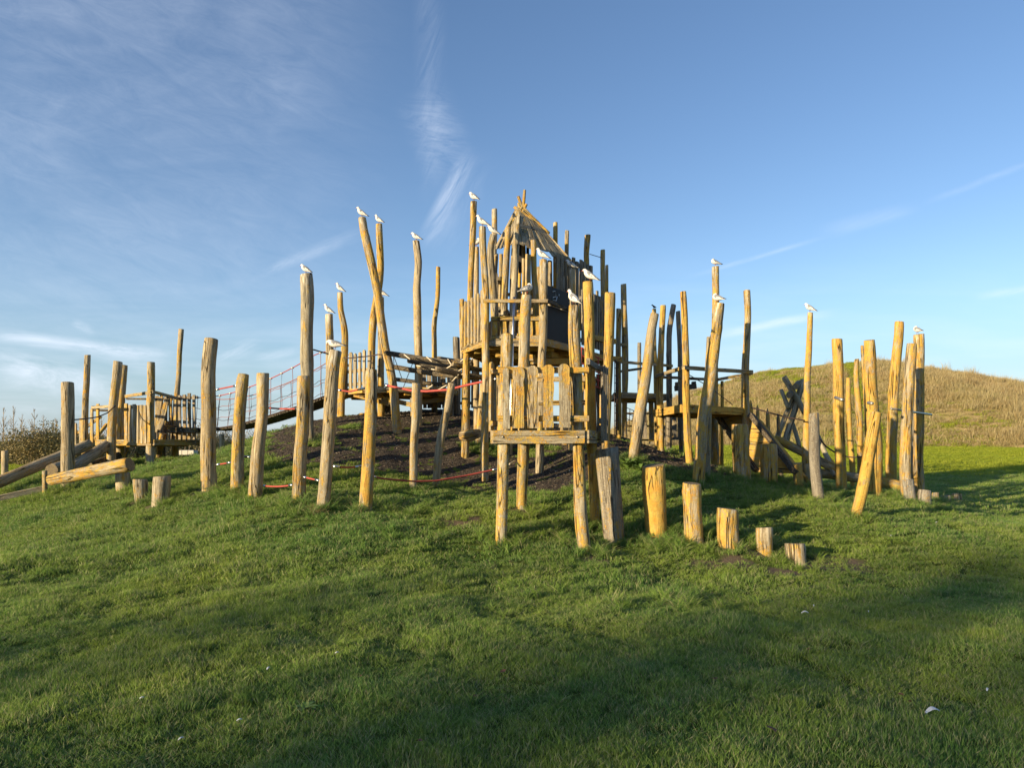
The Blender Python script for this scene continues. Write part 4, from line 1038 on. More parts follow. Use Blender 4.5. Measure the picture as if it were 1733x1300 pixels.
# ------------------------------------------------------------------ ropes between posts
def rope(label, pts, sag=.0, r=.0125, mat='red', clamps=True):
    V_ = [P(*p) for p in pts]; path = []
    for i in range(len(V_)-1):
        for k in range(6):
            t = k/6; path.append(V_[i].lerp(V_[i+1], t)-Vector((0, 0, 4*sag*t*(1-t))))
    path.append(V_[-1]); mb = MB(); mb.tube(path, r, 8)
    if clamps:
        for a, b in ((path[0], path[1]), (path[-1], path[-2])):
            d = (b-a).normalized(); mb.tube([a, a+d*.09], r*1.5, 8, mi=1)
    o = mb.build('red_rope' if mat == 'red' else 'dark_rope', [M[mat], M['steel']], origin=V_[0]); tag(o, label, 'rope', 'ropes strung between posts')
rope('low red rope between the thick left end post and the lichen footed one', [(365,787,11.4),(392,783,11.3)])
rope('short low red rope between the second and third row posts', [(409,773,11.3),(424,774,11.2)])
rope('low red rope between the grey brown post and the lichen halved post', [(443,822,10.8),(496,821,10.4)], .02)
rope('low red rope into the bent preening gull post from its left', [(512,807,10.2),(541,814,10.0)])
rope('low red rope between the bent gull post and the orange based post', [(564,789,10.1),(612,789,10.2)], .02)
rope('longest low red rope, from the orange based post through slim posts to the platform', [(631,807,10.1),(652,811,10.5),(700,815,11.3),(738,814,11.5),(790,805,11.8),(842,794,12.0)], .0, .014)
rope('high red rope between the first two row posts', [(364,660,11.4),(403,652,11.2)])
rope('mid height red rope running left from the post before the tallest one', [(450,690,11),(507,692,10.6)], .01)
rope('thin red rope sagging under the picket platform edge', [(570,660,10.4),(592,663,10.3),(618,657,10.2)], .0, .012)
rope('thick bright red rope slung from the leaning post past slim posts to the tower', [(652,652,13.9),(695,661,13.4),(722,662.5,13.1),(757,660,12.9),(794,651,12.7),(842,641,12.4)], .0, .022)
rope('dark rope from the square cut left post up to the fort corner', [(122,711,13.5),(145,709,14.8),(165,706,15.7),(182,699,16.1),(195,687,16.3)], .0, .014, 'darkrope', False)
rope('dark hand rope from the tallest left post to its slim neighbour', [(531,592,13.2),(548,597,14),(562,601,14.5)], .0, .014, 'darkrope', False)
rope('dark rope draped along the small picket guard to the leaning post', [(582,606,15.6),(610,604,15),(640,600,14.8),(655,598,14.5)], .01, .013, 'darkrope', False)
rope('long dark rope dropping from the right deck towards the slim gull post', [(1272,690,14.2),(1300,698,14.2),(1330,706,14.2),(1362,712,14.2)], .0, .014, 'darkrope', False)
rope('dark rope hanging between the bent grey post and the thick orange post', [(1386,742,12.2),(1398,756,12.5),(1413,766,12.9)], .0, .014, 'darkrope', False)
rope('lower dark rope from the thick orange post to its right neighbour', [(1430,772,13.1),(1446,774,13),(1462,772,12.9)], .01, .012, 'darkrope', False)
rope('thin wire between two high posts at the right of the tower roof', [(998,430,15.2),(1018,436,15.6)], .0, .008, 'darkrope', False)
rope('dark sloping rope behind the front of the right deck', [(1167,635,13),(1200,655,14.4),(1240,685,15.2)], .0, .008, 'darkrope', False)
rope('loose pale rope end beside the front platform leg', [(862,786,10),(872,780,10.2)], .0, .012, 'palerope', False)
# ------------------------------------------------------------------ gulls
def gull_mesh(name, pose):
    """a small gull, 0.36 m long, beak towards -x, feet at the origin"""
    mb = MB()
    body = [(.185,.098,.010,.003),(.15,.104,.022,.007),(.11,.113,.026,.016),(.06,.122,.041,.034),(.01,.128,.051,.047),(-.04,.138,.052,.051),(-.078,.155,.044,.046)]
    if pose == 'alert': hd = [(-.094,.183,.031,.034),(-.100,.212,.023,.026),(-.108,.234,.0235,.025),(-.124,.244,.0235,.0225),(-.141,.241,.017,.016),(-.153,.236,.008,.008)]; bk = ((-.150,.237),(-.184,.230))
    elif pose == 'hunched': hd = [(-.096,.176,.036,.038),(-.106,.196,.028,.030),(-.117,.210,.0245,.026),(-.132,.214,.023,.021),(-.147,.209,.016,.015),(-.158,.204,.008,.008)]; bk = ((-.155,.205),(-.186,.196))
    elif pose == 'tucked': hd = [(-.086,.176,.036,.036),(-.078,.196,.030,.026),(-.060,.205,.027,.022),(-.042,.201,.020,.017),(-.030,.195,.010,.009)]; bk = ((-.034,.195),(-.008,.180))
    else: hd = [(-.100,.172,.034,.036),(-.118,.180,.026,.028),(-.136,.174,.024,.024),(-.148,.160,.022,.021),(-.153,.146,.015,.014),(-.154,.138,.008,.008)]; bk = ((-.154,.142),(-.146,.112))
    tl = {'alert': .42, 'hunched': .36, 'tucked': .15, 'preen': .05}[pose]; ct_, st_ = math.cos(tl), math.sin(tl)
    def rt(x, z): q = z-.12; return (x*ct_+q*st_*.35, .105-x*st_+q*ct_)
    def rh(x, z): a, b = rt(-.078, .155); return (x+.078+a, z-.155+b)
    body = [(*rt(x, z), a, b) for x, z, a, b in body]; hd = [(*rh(x, z), a, b) for x, z, a, b in hd]; bk = tuple(rh(*q) for q in bk)
    body = [(x, z, a*1.12, b*1.14) for x, z, a, b in body]; hd = [(x, z, a*1.06, b*1.08) for x, z, a, b in hd]
    r = body+hd; rings = []
    for i, (x, z, a, b) in enumerate(r):
        x0, z0 = r[max(i-1, 0)][:2]; x1, z1 = r[min(i+1, len(r)-1)][:2]
        d = Vector((x1-x0, 0, z1-z0)).normalized(); u = Vector((-d.z, 0, d.x))
        if u.z < 0 and i < 7: u = -u
        if i >= 7: u = Vector((-d.z, 0, d.x)); u = u if u.dot(pu_) > 0 else -u
        pu_ = u
        rings.append(((x, 0, z), Vector((0, a, 0)), u*b))
    mb.loft(rings, 16, 0)
    (bx, bz), (ex, ez) = bk; bd = Vector((ex-bx, 0, ez-bz)).normalized(); bu = Vector((-bd.z, 0, bd.x))
    mb.loft([((bx, 0, bz), Vector((0, .0062, 0)), bu*.0072), (((bx+ex)/2, 0, (bz+ez)/2), Vector((0, .0045, 0)), bu*.0055), ((ex, 0, ez), Vector((0, .001, 0)), bu*.0012)], 8, 3)
    for sy in (-1, 1):
        # folded wing
        wr = [(-.070,.160,.004,.010),(-.052,.160,.010,.030),(-.01,.152,.014,.038),(.04,.142,.013,.034),(.09,.128,.010,.024),(.135,.116,.007,.014),(.17,.110,.005,.009),(.215,.104,.002,.003)]
        w = []
        for i, (x, z, a, b) in enumerate([(*rt(x, z), a, b) for x, z, a, b in wr]):
            yb = {0: .038, 1: .042, 2: .041, 3: .033, 4: .022, 5: .014, 6: .008, 7: .003}[i]
            w.append(((x, sy*yb, z+.006), Vector((0, a, 0)), Vector((0, -sy*b*.35, b))))
        mb.loft(w[:6], 10, 1, False); mb.loft(w[5:], 10, 2)
        # eye spot and leg
        hx, hz_ = hd[-3][0], hd[-3][1]; hy = hd[-3][2]
        mb.loft([((hx-.002, sy*hy*.90, hz_+.005), Vector((.0035, 0, 0)), Vector((0, 0, .0035))), ((hx-.002, sy*(hy+.0012), hz_+.005), Vector((.0025, 0, 0)), Vector((0, 0, .0025)))], 6, 2)
        mb.tube([(-.012, sy*.018, .085), (-.004, sy*.018, .045), (-.012, sy*.018, .004)], [.006, .0036, .0036], 6, 3)
        for f in (-.5, 0, .5): mb.tube([(-.012, sy*.018, .004), (-.012-.026*math.cos(f), sy*.018+.026*math.sin(f), .003)], .0028, 5, 3)
    o = mb.build(name, [M['white'], M['gullgrey'], M['gulltip'], M['gullred']])
    COL.objects.unlink(o)
    return o.data
GM = {p: gull_mesh('gull', p) for p in ('alert', 'hunched', 'tucked', 'preen')}
def gull(px, py, D, ln, yaw, pose, label, mesh=None):
    o = bpy.data.objects.new('gull', GM[pose]); COL.objects.link(o)
    o.location = P(px, py, D); o.rotation_euler = (0, random.uniform(-.04, .04), R(yaw)); s_ = ln/F*D/.36; s_ = min(max(s_, .82), 1.3); o.scale = (s_,)*3
    tag(o, label, 'gull', 'white gulls perched on the posts'); return o
gull(518,464,13.2,24,-25,'hunched','gull on the tallest thick post left of the rope bridge, tail hanging right')
gull(576,495,15.9,19,-20,'alert','gull on the slim post rising above the small picket guard')
gull(557,532,14.6,24,-20,'alert','gull standing upright with raised head on the slim post second from the rope bridge')
gull(568,594,D:=TOPS['k5'][0].y,34,-8,'preen','larger grey winged gull bending its head down on the bent front post')
gull(613,368,15.0,25,-15,'alert','gull on the raised end of the steeply leaning crossed post')
gull(642,379,15.6,21,-30,'alert','gull on the yellowish curved post of the crossed pair')
gull(648,503,16.0,18,-10,'hunched','gull mostly hidden behind the crossing of the two leaning posts')
gull(705,408,15.0,21,-20,'hunched','gull on the lone wavy post between crossed posts and tower')
gull(802,341,13.5,26,-40,'hunched','gull on the highest post at the left corner of the tower')
gull(817,384,12.4,25,-20,'alert','gull just right of and below the topmost tower gull')
gull(806,418,14.6,18,160,'tucked','gull half hidden behind the tower post, only its white side showing')
gull(835,398,14.0,19,0,'hunched','small gull beneath the tall bare pole left of the plank roof')
gull(919,440,12.45,27,-25,'alert','gull under the right eave of the plank roof')
gull(968,456,13.8,25,-12,'hunched','gull beside the grey board wall right of the roof')
gull(891,500,10.2,26,205,'tucked','gull with its back turned, preening, on the post left of the chalkboard')
gull(972,518,8.99,27,-50,'alert','gull in front of the chalkboard on the front platform corner post')
gull(999,478,10.05,33,-28,'hunched','big gull looking round on the post right of the chalkboard')
gull(1211,451,16.3,19,0,'tucked','gull with no visible head on the higher of the two right deck posts')
gull(1215,514,TOPS['r10'][0].y,27,-55,'tucked','plump gull preening on the thick leaning post before the right deck')
gull(1371,529,14.4,19,-50,'hunched','gull on the slim post right of the plank ramp')
gull(1553,566,14.6,18,-80,'tucked','round gull seen from behind on the last right post')
# dark bird and the block it sits on
mb = MB()
mb.loft([((.07,0,.045),(0,.006,0),(0,0,.004)),((.03,0,.06),(0,.022,0),(0,0,.02)),((-.01,0,.075),(0,.03,0),(0,0,.032)),((-.035,0,.10),(0,.022,0),(0,0,.024)),((-.05,0,.122),(0,.019,0),(0,0,.018)),((-.066,0,.122),(0,.008,0),(0,0,.008)),((-.09,0,.118),(0,.001,0),(0,0,.001))], 12)
for sy in (-1, 1): mb.tube([(-.01, sy*.012, .06), (-.012, sy*.012, 0)], .003, 5)
o = mb.build('starling', M['starling']); o.location = P(1107,524,17.8); o.rotation_euler[2] = R(-40); tag(o, 'small dark bird on the hidden post behind the leaning post right of the tower', 'bird')

# ------------------------------------------------------------------ vegetation
def grass_mat(name, cols, dry, transl=.35, hcol=None, big=.5):
    m, T = new_mat(name)
    bc = T.n('ShaderNodeAttribute', attribute_name='bc').outputs['Vector']
    r, h, k = T.sep(bc)
    oi = T.n('ShaderNodeObjectInfo').outputs['Random']
    p = T.n('ShaderNodeNewGeometry').outputs['Position']
    n1 = T.noise(p, big, 4, .6); n2 = T.noise(p, 3.0, 3, .6)
    c = T.mix(r, cols[0], cols[1])
    c = T.mix(T.mr(n1, .38, .62, 0, .8), c, cols[2])
    c = T.mix(T.mr(n2, .5, .72, 0, .6), c, cols[3])
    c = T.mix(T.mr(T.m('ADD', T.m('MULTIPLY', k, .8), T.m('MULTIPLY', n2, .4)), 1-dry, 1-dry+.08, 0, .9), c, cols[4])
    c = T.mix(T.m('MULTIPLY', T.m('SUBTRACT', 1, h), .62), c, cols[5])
    d = T.n('ShaderNodeBsdfPrincipled'); T.put(d.inputs['Base Color'], c); d.inputs['Roughness'].default_value = .55; d.inputs['Specular IOR Level'].default_value = .22
    tr_ = T.n('ShaderNodeBsdfTranslucent'); T.put(tr_.inputs[0], c)
    mx = T.n('ShaderNodeMixShader'); mx.inputs[0].default_value = transl
    T.nt.links.new(d.outputs[0], mx.inputs[1]); T.nt.links.new(tr_.outputs[0], mx.inputs[2])
    o = T.n('ShaderNodeOutputMaterial'); T.nt.links.new(mx.outputs[0], o.inputs[0]); return m
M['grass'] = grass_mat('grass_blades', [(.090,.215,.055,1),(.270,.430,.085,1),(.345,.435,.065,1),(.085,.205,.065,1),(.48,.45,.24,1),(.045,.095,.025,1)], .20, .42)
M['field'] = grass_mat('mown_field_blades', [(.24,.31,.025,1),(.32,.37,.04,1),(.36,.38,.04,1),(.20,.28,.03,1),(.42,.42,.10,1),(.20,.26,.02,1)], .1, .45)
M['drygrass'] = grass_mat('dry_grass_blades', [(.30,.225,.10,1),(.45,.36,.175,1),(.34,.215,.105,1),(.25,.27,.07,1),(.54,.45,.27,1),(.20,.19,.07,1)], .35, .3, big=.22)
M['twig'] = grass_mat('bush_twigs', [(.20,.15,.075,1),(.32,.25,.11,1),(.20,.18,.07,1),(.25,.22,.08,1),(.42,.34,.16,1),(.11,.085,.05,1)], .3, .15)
M['bark'] = plain('bare_bark', (.26,.21,.15), .9)
M['leafy'] = grass_mat('tree_leaves', [(.03,.06,.012,1),(.05,.085,.018,1),(.04,.07,.012,1),(.03,.05,.012,1),(.06,.08,.02,1),(.03,.05,.01,1)], .2)

def tuft(name, n, rad, h, w, spread=.5, mat='grass', segs=3, stiff=1., hvar=.35):
    vs = []; fs = []; bc = []
    for i in range(n):
        rr = rad*math.sqrt(random.random()); a = random.random()*6.283; bx, by = rr*math.cos(a), rr*math.sin(a)
        hh = h*random.uniform(1-hvar, 1+hvar); la = random.random()*6.283; ln = hh*spread*random.uniform(.25, 1.25)
        dx, dy = math.cos(la), math.sin(la); wa = random.random()*3.14; wx, wy = math.cos(wa)*w/2, math.sin(wa)*w/2
        o = len(vs); r1, r2 = random.random(), random.random()
        for s_ in range(segs):
            t = s_/segs; q = t**1.7*ln; z = hh*(t-.18*stiff*t*t); f = 1-.45*t
            vs += [(bx+dx*q-wx*f, by+dy*q-wy*f, z-.006), (bx+dx*q+wx*f, by+dy*q+wy*f, z-.006)]; bc += [(r1, t, r2)]*2
        vs.append((bx+dx*ln, by+dy*ln, hh*(1-.18*stiff))); bc.append((r1, 1, r2))
        for s_ in range(segs-1): fs.append((o+2*s_, o+2*s_+1, o+2*s_+3, o+2*s_+2))
        fs.append((o+2*segs-2, o+2*segs-1, o+2*segs))
    me = bpy.data.meshes.new(name); me.from_pydata(vs, [], fs); me.materials.append(M[mat] if isinstance(mat, str) else mat)
    at = me.attributes.new('bc', 'FLOAT_VECTOR', 'POINT'); at.data.foreach_set('vector', [c for v in bc for c in v]); me.update()
    return bpy.data.objects.new(name, me)
def scatter(name, pts, rots, scl, variants, label, cat, mat=None):
    """one object whose geometry nodes put variant meshes on its points"""
    me = bpy.data.meshes.new(name); me.from_pydata([tuple(p) for p in pts], [], []);
    n = len(pts)
    a = me.attributes.new('rot', 'FLOAT_VECTOR', 'POINT'); a.data.foreach_set('vector', np.asarray(rots, float).ravel())
    a = me.attributes.new('scl', 'FLOAT_VECTOR', 'POINT'); a.data.foreach_set('vector', np.asarray(scl, float).ravel())
    a = me.attributes.new('var', 'INT', 'POINT'); a.data.foreach_set('value', np.random.randint(0, len(variants), n))
    o = bpy.data.objects.new(name, me); COL.objects.link(o)
    ng = bpy.data.node_groups.new(name, 'GeometryNodeTree')
    ng.interface.new_socket('Geometry', in_out='INPUT', socket_type='NodeSocketGeometry'); ng.interface.new_socket('Geometry', in_out='OUTPUT', socket_type='NodeSocketGeometry')
    N = ng.nodes.new; gi = N('NodeGroupInput'); go_ = N('NodeGroupOutput'); ip = N('GeometryNodeInstanceOnPoints'); jn = N('GeometryNodeJoinGeometry')
    for v in variants:
        oi = N('GeometryNodeObjectInfo'); oi.inputs['Object'].default_value = v; oi.inputs['As Instance'].default_value = True
        ng.links.new(oi.outputs['Geometry'], jn.inputs[0])
    def attr(nm, t):
        q = N('GeometryNodeInputNamedAttribute'); q.data_type = t; q.inputs['Name'].default_value = nm; return q.outputs['Attribute']
    er = N('FunctionNodeEulerToRotation'); ng.links.new(attr('rot', 'FLOAT_VECTOR'), er.inputs[0])
    ng.links.new(gi.outputs[0], ip.inputs['Points']); ng.links.new(jn.outputs[0], ip.inputs['Instance']); ip.inputs['Pick Instance'].default_value = True
    ng.links.new(attr('var', 'INT'), ip.inputs['Instance Index']); ng.links.new(er.outputs[0], ip.inputs['Rotation']); ng.links.new(attr('scl', 'FLOAT_VECTOR'), ip.inputs['Scale'])
    ng.links.new(ip.outputs[0], go_.inputs[0])
    md = o.modifiers.new('scatter', 'NODES'); md.node_group = ng
    tag(o, label, cat, kind='stuff'); return o
def frustum(n, d0, d1, margin=.6, pw=2.):
    D = (np.random.rand(n)*(d1**pw-d0**pw)+d0**pw)**(1/pw)
    x = (np.random.rand(n)*2-1)*(.745*D+margin)
    return x, D
def fbm(x, y, s):
    v = 0; a = 1; t = 0
    for k in range(4):
        v = v+a*np.sin(x*s+1.7*np.sin(y*s*.8+k)+k*2.1)*np.sin(y*s*1.1+1.5*np.sin(x*s*.7+2*k)+k); t += a; a *= .6; s *= 1.93
    return v/t*.5+.5
CHK = []
def lay(x, y, z=None, smin=.75, smax=1.25, hmod=True, tilt=.12):
    z = height(x, y) if z is None else z
    n = len(x); s_ = np.random.uniform(smin, smax, n)
    hm = .42+1.15*fbm(x, y, 1.6)**1.3*(.5+.95*fbm(x+9, y-4, 5.5)) if hmod else np.ones(n)
    pts = np.stack([x, y, z], -1); rot = np.stack([np.random.normal(0, tilt, n), np.random.normal(0, tilt, n), np.random.rand(n)*6.283], -1)
    return pts, rot, np.stack([s_, s_, s_*hm], -1)
sets = []
A_ = [tuft('tuft', 86, .085, .046, .0040, .70) for _ in range(7)]
B_ = [tuft('tuft', 84, .13, .050, .0058, .75) for _ in range(6)]
C_ = [tuft('tuft', 90, .26, .065, .013, .8, segs=2) for _ in range(6)]
def cover(n, d0, d1, tv, nm):
    x, y = frustum(n, d0, d1); b = bare(x, y); keep = ~b | (np.random.rand(n) < .004); x, y = x[keep], y[keep]
    vis = ~((y > 22) & (x < 4) & (x > -9)) & ~((y > 30) & (x < 6) & (x > -14)) & ~((y > 54.5) & (x > 4)); x, y = x[vis], y[vis]
    # worn patches
    w = np.zeros(len(x), bool)
    for (wx, wy, wr) in WORN: w |= ((x-wx)**2+((y-wy)*1.3)**2 < (wr*(.7+.6*fbm(x, y, 9)))**2)
    k2 = ~(w & (np.random.rand(len(x)) < .75)); x, y = x[k2], y[k2]
    scatter(nm, *lay(x, y), tv, 'short green turf covering the mound and the foreground', 'grass')
WORN = [(*hit(px, py)[:2], r_) for px, py, r_ in [(1330,972,.28),(1420,958,.42),(1250,955,.25),(780,880,.30),(1010,950,.22),(690,855,.15),(1500,1000,.2),(1380,1000,.15),(1190,960,.2)]]
for (p, r) in FEET:
    if p.y < 14 and random.random() < .8: WORN.append((p.x+random.uniform(-.06, .12), p.y-random.uniform(0, .12), r+random.uniform(.04, .13)))
gco = np.empty(len(g.data.vertices)*3); g.data.vertices.foreach_get('co', gco); gco = gco.reshape(-1, 3); soil = np.zeros(len(gco))
for (wx, wy, wr) in WORN: soil = np.maximum(soil, np.exp(-((gco[:, 0]-wx)**2+(gco[:, 1]-wy)**2*1.3)/(wr*1.1)**2))
at = g.data.attributes.new('soil', 'FLOAT', 'POINT'); at.data.foreach_set('value', soil)
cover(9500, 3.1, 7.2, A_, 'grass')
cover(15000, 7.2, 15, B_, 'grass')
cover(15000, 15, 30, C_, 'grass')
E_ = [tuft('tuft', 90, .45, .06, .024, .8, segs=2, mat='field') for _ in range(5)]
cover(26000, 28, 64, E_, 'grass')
# taller tussocks at the feet of the posts
T_ = [tuft('tussock', 70, .07, .17, .0065, .95, stiff=1.6) for _ in range(5)]
tp = []
for (p, r) in FEET:
    if p.y > 16 or p.y < 8 or bool(bare(np.array([p.x]), np.array([p.y]))[0]): continue
    for k in range(random.choice((6, 10, 15, 20))):
        a = random.random()*6.283; d = r+random.uniform(.0, .30); tp.append((p.x+math.cos(a)*d, p.y+math.sin(a)*d, random.uniform(.5, 1.25)))
for px, py, n, sp in [(410,870,9,.25),(500,870,8,.25),(690,870,16,.3),(900,900,20,.35),(1150,1030,26,.35),(1130,930,12,.3),(1280,925,8,.2),(1650,940,10,.4),(640,905,10,.35),(250,905,8,.4),(170,830,14,.5),(1095,920,8,.2),(870,1000,6,.4),(1170,1010,10,.2),(400,1000,8,.6),(1560,960,8,.4)]:
    c = hit(px, py)
    for k in range(n): tp.append((c.x+random.gauss(0, sp), c.y+random.gauss(0, sp*.7), random.uniform(.45, 1.1)))
x, y = frustum(1100, 4, 15); bb = ~bare(x, y)
for a, b in zip(x[bb], y[bb]): tp.append((a, b, random.uniform(.3, .6)))
tp = np.array(tp); pts, rot, sc = lay(tp[:, 0], tp[:, 1], hmod=False); sc = np.repeat(tp[:, 2:3], 3, 1)
scatter('long_grass', pts, rot, sc, T_, 'longer grass tussocks round the feet of the posts', 'grass')
# loose chips on the mulch
def chip(w, l):
    me = bpy.data.meshes.new('chip'); t = .008
    vs = [(-l/2, -w/2, 0), (l/2, -w/2*.6, 0), (l/2*.9, w/2, 0), (-l/2*.8, w/2*.8, 0)]; vs = [(a, b, c+random.uniform(0, .004)) for a, b, c in vs]+[(a*.9, b*.9, t) for a, b, c in vs]
    me.from_pydata(vs, [], [(3, 2, 1, 0), (4, 5, 6, 7), (0, 1, 5, 4), (1, 2, 6, 5), (2, 3, 7, 6), (3, 0, 4, 7)]); return bpy.data.objects.new('chip', me)
chips = []
for k, col in enumerate([(.07,.052,.038),(.12,.088,.062),(.17,.13,.095),(.06,.05,.042),(.36,.31,.24)]):
    o = chip(random.uniform(.02, .035), random.uniform(.04, .08)); o.data.materials.append(plain('bark_chip', col, .9)); chips.append(o)
chips = chips[:4]*6+chips[4:]
n = 30000; x = np.random.uniform(-6.5, 6.5, n); y = np.random.uniform(10, 21, n); k_ = bare(x, y); x, y = x[k_], y[k_]
pts, rot, sc = lay(x, y, mulch_h(x, y)+.003, .3, .85, False, .35); sc[:, 2] = sc[:, 0]
scatter('bark_chips', pts, rot, sc, chips, 'loose bark chips over the mulch bed', 'bark chips')
# grass on the hill
H_ = [tuft('hill_tuft', 60, .40, .42, .022, .55, 'drygrass', 2, hvar=.6) for _ in range(5)]
n = 30000; x = np.random.uniform(10, 78, n); y = 50+np.random.rand(n)**1.15*46
fr = 52+3.5*np.sin(x*.13)+1.6*np.sin(x*.41+1)
k_ = (np.abs(x) < .78*y) & (y > fr+.6); x, y, fr = x[k_], y[k_], fr[k_]
gr = fbm(x, y, .11); px_ = x/y*F+CX; h_ = hill_h(x, y); py_ = HY-(h_-EYE)/y*F
green = .45*np.exp(-((px_-1330-(660-py_)*1.2)/75)**2)*np.clip((720-py_)/50, 0, 1)+np.exp(-((px_-1450-(py_-650)*.35)/15)**2)*1.0
pat = fbm(x*1.3, y*2.2, .35); sh = np.clip(1.1-.9*green-.5*(gr > .60)+1.2*(pat-.5), .14, 1.5)
pts, rot, sc = lay(x, y, h_-.03, .7, 1.25, False, .1); big_ = np.where(np.random.rand(len(x)) < .05, np.random.uniform(1.4, 2.3, len(x)), 1); sc[:, 2] *= big_*sh*np.clip((y-fr)/2.5, .35, 1)
pk = np.random.rand(len(x)) < np.clip(1.15-green*.85-.5*(gr > .62)-.5*(pat < .38), .15, 1)
scatter('dry_grass', pts[pk], rot[pk], sc[pk], H_, 'tall dry beige grass covering the hill behind the playground', 'dry grass')
G_ = [tuft('hill_green', 60, .5, .20, .03, .6, 'field', 2) for _ in range(3)]
gk = np.random.rand(len(x)) < np.clip(green*1.0+.03+.18*(gr > .62)+.12*(pat < .38), 0, 1)
sg = sc.copy(); sg[:, 2] = np.random.uniform(.7, 1.2, len(x))
scatter('green_hill_grass', pts[gk], rot[gk], sg[gk], G_, 'green strips of short grass on the upper left of the hill', 'grass')

# dead straw round two post feet
D_ = [tuft('straw', 60, .06, .10, .005, 1.2, M['straw'] if False else 'drygrass', 3) for _ in range(2)]
sp = []
for px, py in [(536,868),(545,872),(528,872),(612,868)]:
    c = hit(px, py)
    for k in range(5): sp.append((c.x+random.gauss(0, .06), c.y+random.gauss(0, .05)))
sp = np.array(sp); pts, rot, sc = lay(sp[:, 0], sp[:, 1], None, .6, 1, False, .4)
scatter('dead_grass', pts, rot, sc, D_, 'brown dead grass round the foot of the bent gull post', 'dead grass')

# broad leaved weeds
def weed(px, py, n, ln, label, up=.6, mat='dock', group=None):
    c = hit(px, py); mb = MB()
    for k in range(n):
        a = k*2.4+random.uniform(-.3, .3); d = Vector((math.cos(a), math.sin(a), 0)); L = ln*random.uniform(.6, 1.1); e = random.uniform(up*.6, up*1.3); pr = []
        prev = None; vs = []; fs = []; m_ = 6
        for i in range(m_+1):
            t = i/m_; w = L*.17*math.sin(math.pi*min(1, t*.93+.06))**.8; q = c+d*(L*t)+Vector((0, 0, .01+L*(e*t-.55*e*t*t*1.2))); s_ = Vector((-d.y, d.x, 0))*w
            vs += [q-s_+Vector((0, 0, w*.35)), q, q+s_+Vector((0, 0, w*.35))]
        for i in range(m_): fs += [[3*i, 3*i+1, 3*i+4, 3*i+3], [3*i+1, 3*i+2, 3*i+5, 3*i+4]]
        mb.add(vs, fs, [(0, 0, 0)]*len(vs))
    o = mb.build('broadleaf_weed', M[mat], origin=c); tag(o, label, 'weed', group); return o
weed(515,1208,9,.085,'small broadleaf rosette weed in the shaded foreground turf', .7)
weed(1062,797,34,.26,'leafy green clump at the foot of the post leaning right of the tower', 1.5)
weed(1082,801,20,.20,'lower leafy clump at the mulch edge right beside the bigger one', 1.3)

# feathers and dead leaves
def feather(px, py, ln, ang, label):
    c = hit(px, py); c.z += .045; mb = MB(); m_ = 8; vs = []; fs = []; d = Vector((math.cos(ang), math.sin(ang), .12)); s_ = Vector((-d.y, d.x, .35)).normalized()
    for i in range(m_+1):
        t = i/m_; w = ln*.16*math.sin(math.pi*(t*.9+.08))**.6; q = c+d*ln*(t-.5)+Vector((0, 0, ln*.25*math.sin(math.pi*t)))
        vs += [q-s_*w, q+Vector((0, 0, .003)), q+s_*w]
    for i in range(m_): fs += [[3*i, 3*i+1, 3*i+4, 3*i+3], [3*i+1, 3*i+2, 3*i+5, 3*i+4]]
    mb.add(vs, fs, [(0, 0, 0)]*len(vs)); o = mb.build('feather', M['feather'], origin=c); tag(o, label, 'feather', 'white feathers on the grass')
for a in [(1578,1223,.085,.1,'largest white feather, on the shaded grass at the lower right'),(1362,1047,.065,-.3,'white feather on the grass below the lowest stump'),(1377,1034,.04,1.2,'tiny feather just above the feather under the lowest stump'),(1671,1185,.04,.8,'upright pale feather near the right edge of the grass'),
          (454,1148,.035,1.3,'small bright feather in the left half of the foreground'),(1470,1046,.03,1.,'small feather on the turf right of the two feathers under the stump'),(1585,891,.04,.2,'white feather on the grass below the last stumps'),(570,1117,.025,.4,'faint feather in the middle of the left foreground'),(240,1198,.025,.5,'lowest faint feather at the left of the foreground'),
          (405,1240,.03,.4,'tiny white feather near the bottom edge, left of the rosette weed'),(1508,914,.03,.1,'white speck of a feather right of the slanting greenish post'),(306,1272,.03,.9,'white feather bit at the bottom left edge')]: feather(*a)
def leaf(px, py, ln, label):
    c = hit(px, py); c.z += .045; mb = MB(); a = random.random()*6; d = Vector((math.cos(a), math.sin(a), .1)); s_ = Vector((-d.y, d.x, .2)); vs = [c]; n = 9
    for i in range(n):
        t = 6.283*i/n; r = ln*.5*random.uniform(.55, 1.15); vs.append(c+d*math.cos(t)*r+s_*math.sin(t)*r*.7+Vector((0, 0, random.uniform(0, .012))))
    mb.add(vs, [[0, 1+i, 1+(i+1) % n] for i in range(n)], [(0, 0, 0)]*len(vs)); o = mb.build('dead_leaf', M['leaf'], origin=c); tag(o, label, 'leaf', 'dead leaves on the grass')
for a in [(1207,1165,.06,'curled dark red leaf on the grass at the right'),(1308,1253,.07,'crumpled red brown leaf near the bottom edge'),(1368,1111,.06,'pale brown leaf below the lowest stump'),(1540,1205,.05,'orange brown leaf left of the largest feather'),(852,1152,.05,'red brown leaf in the middle of the foreground'),(805,1197,.04,'small leaf below and left of the middle red brown leaf'),
          (610,1160,.035,'tiny brown leaf above the rosette weed'),(710,1275,.04,'brown leaf close to the bottom edge in the centre'),(1523,1190,.05,'flat dull leaf just above the orange brown one'),(246,1172,.04,'faint reddish leaf at the left of the foreground')]: leaf(*a)

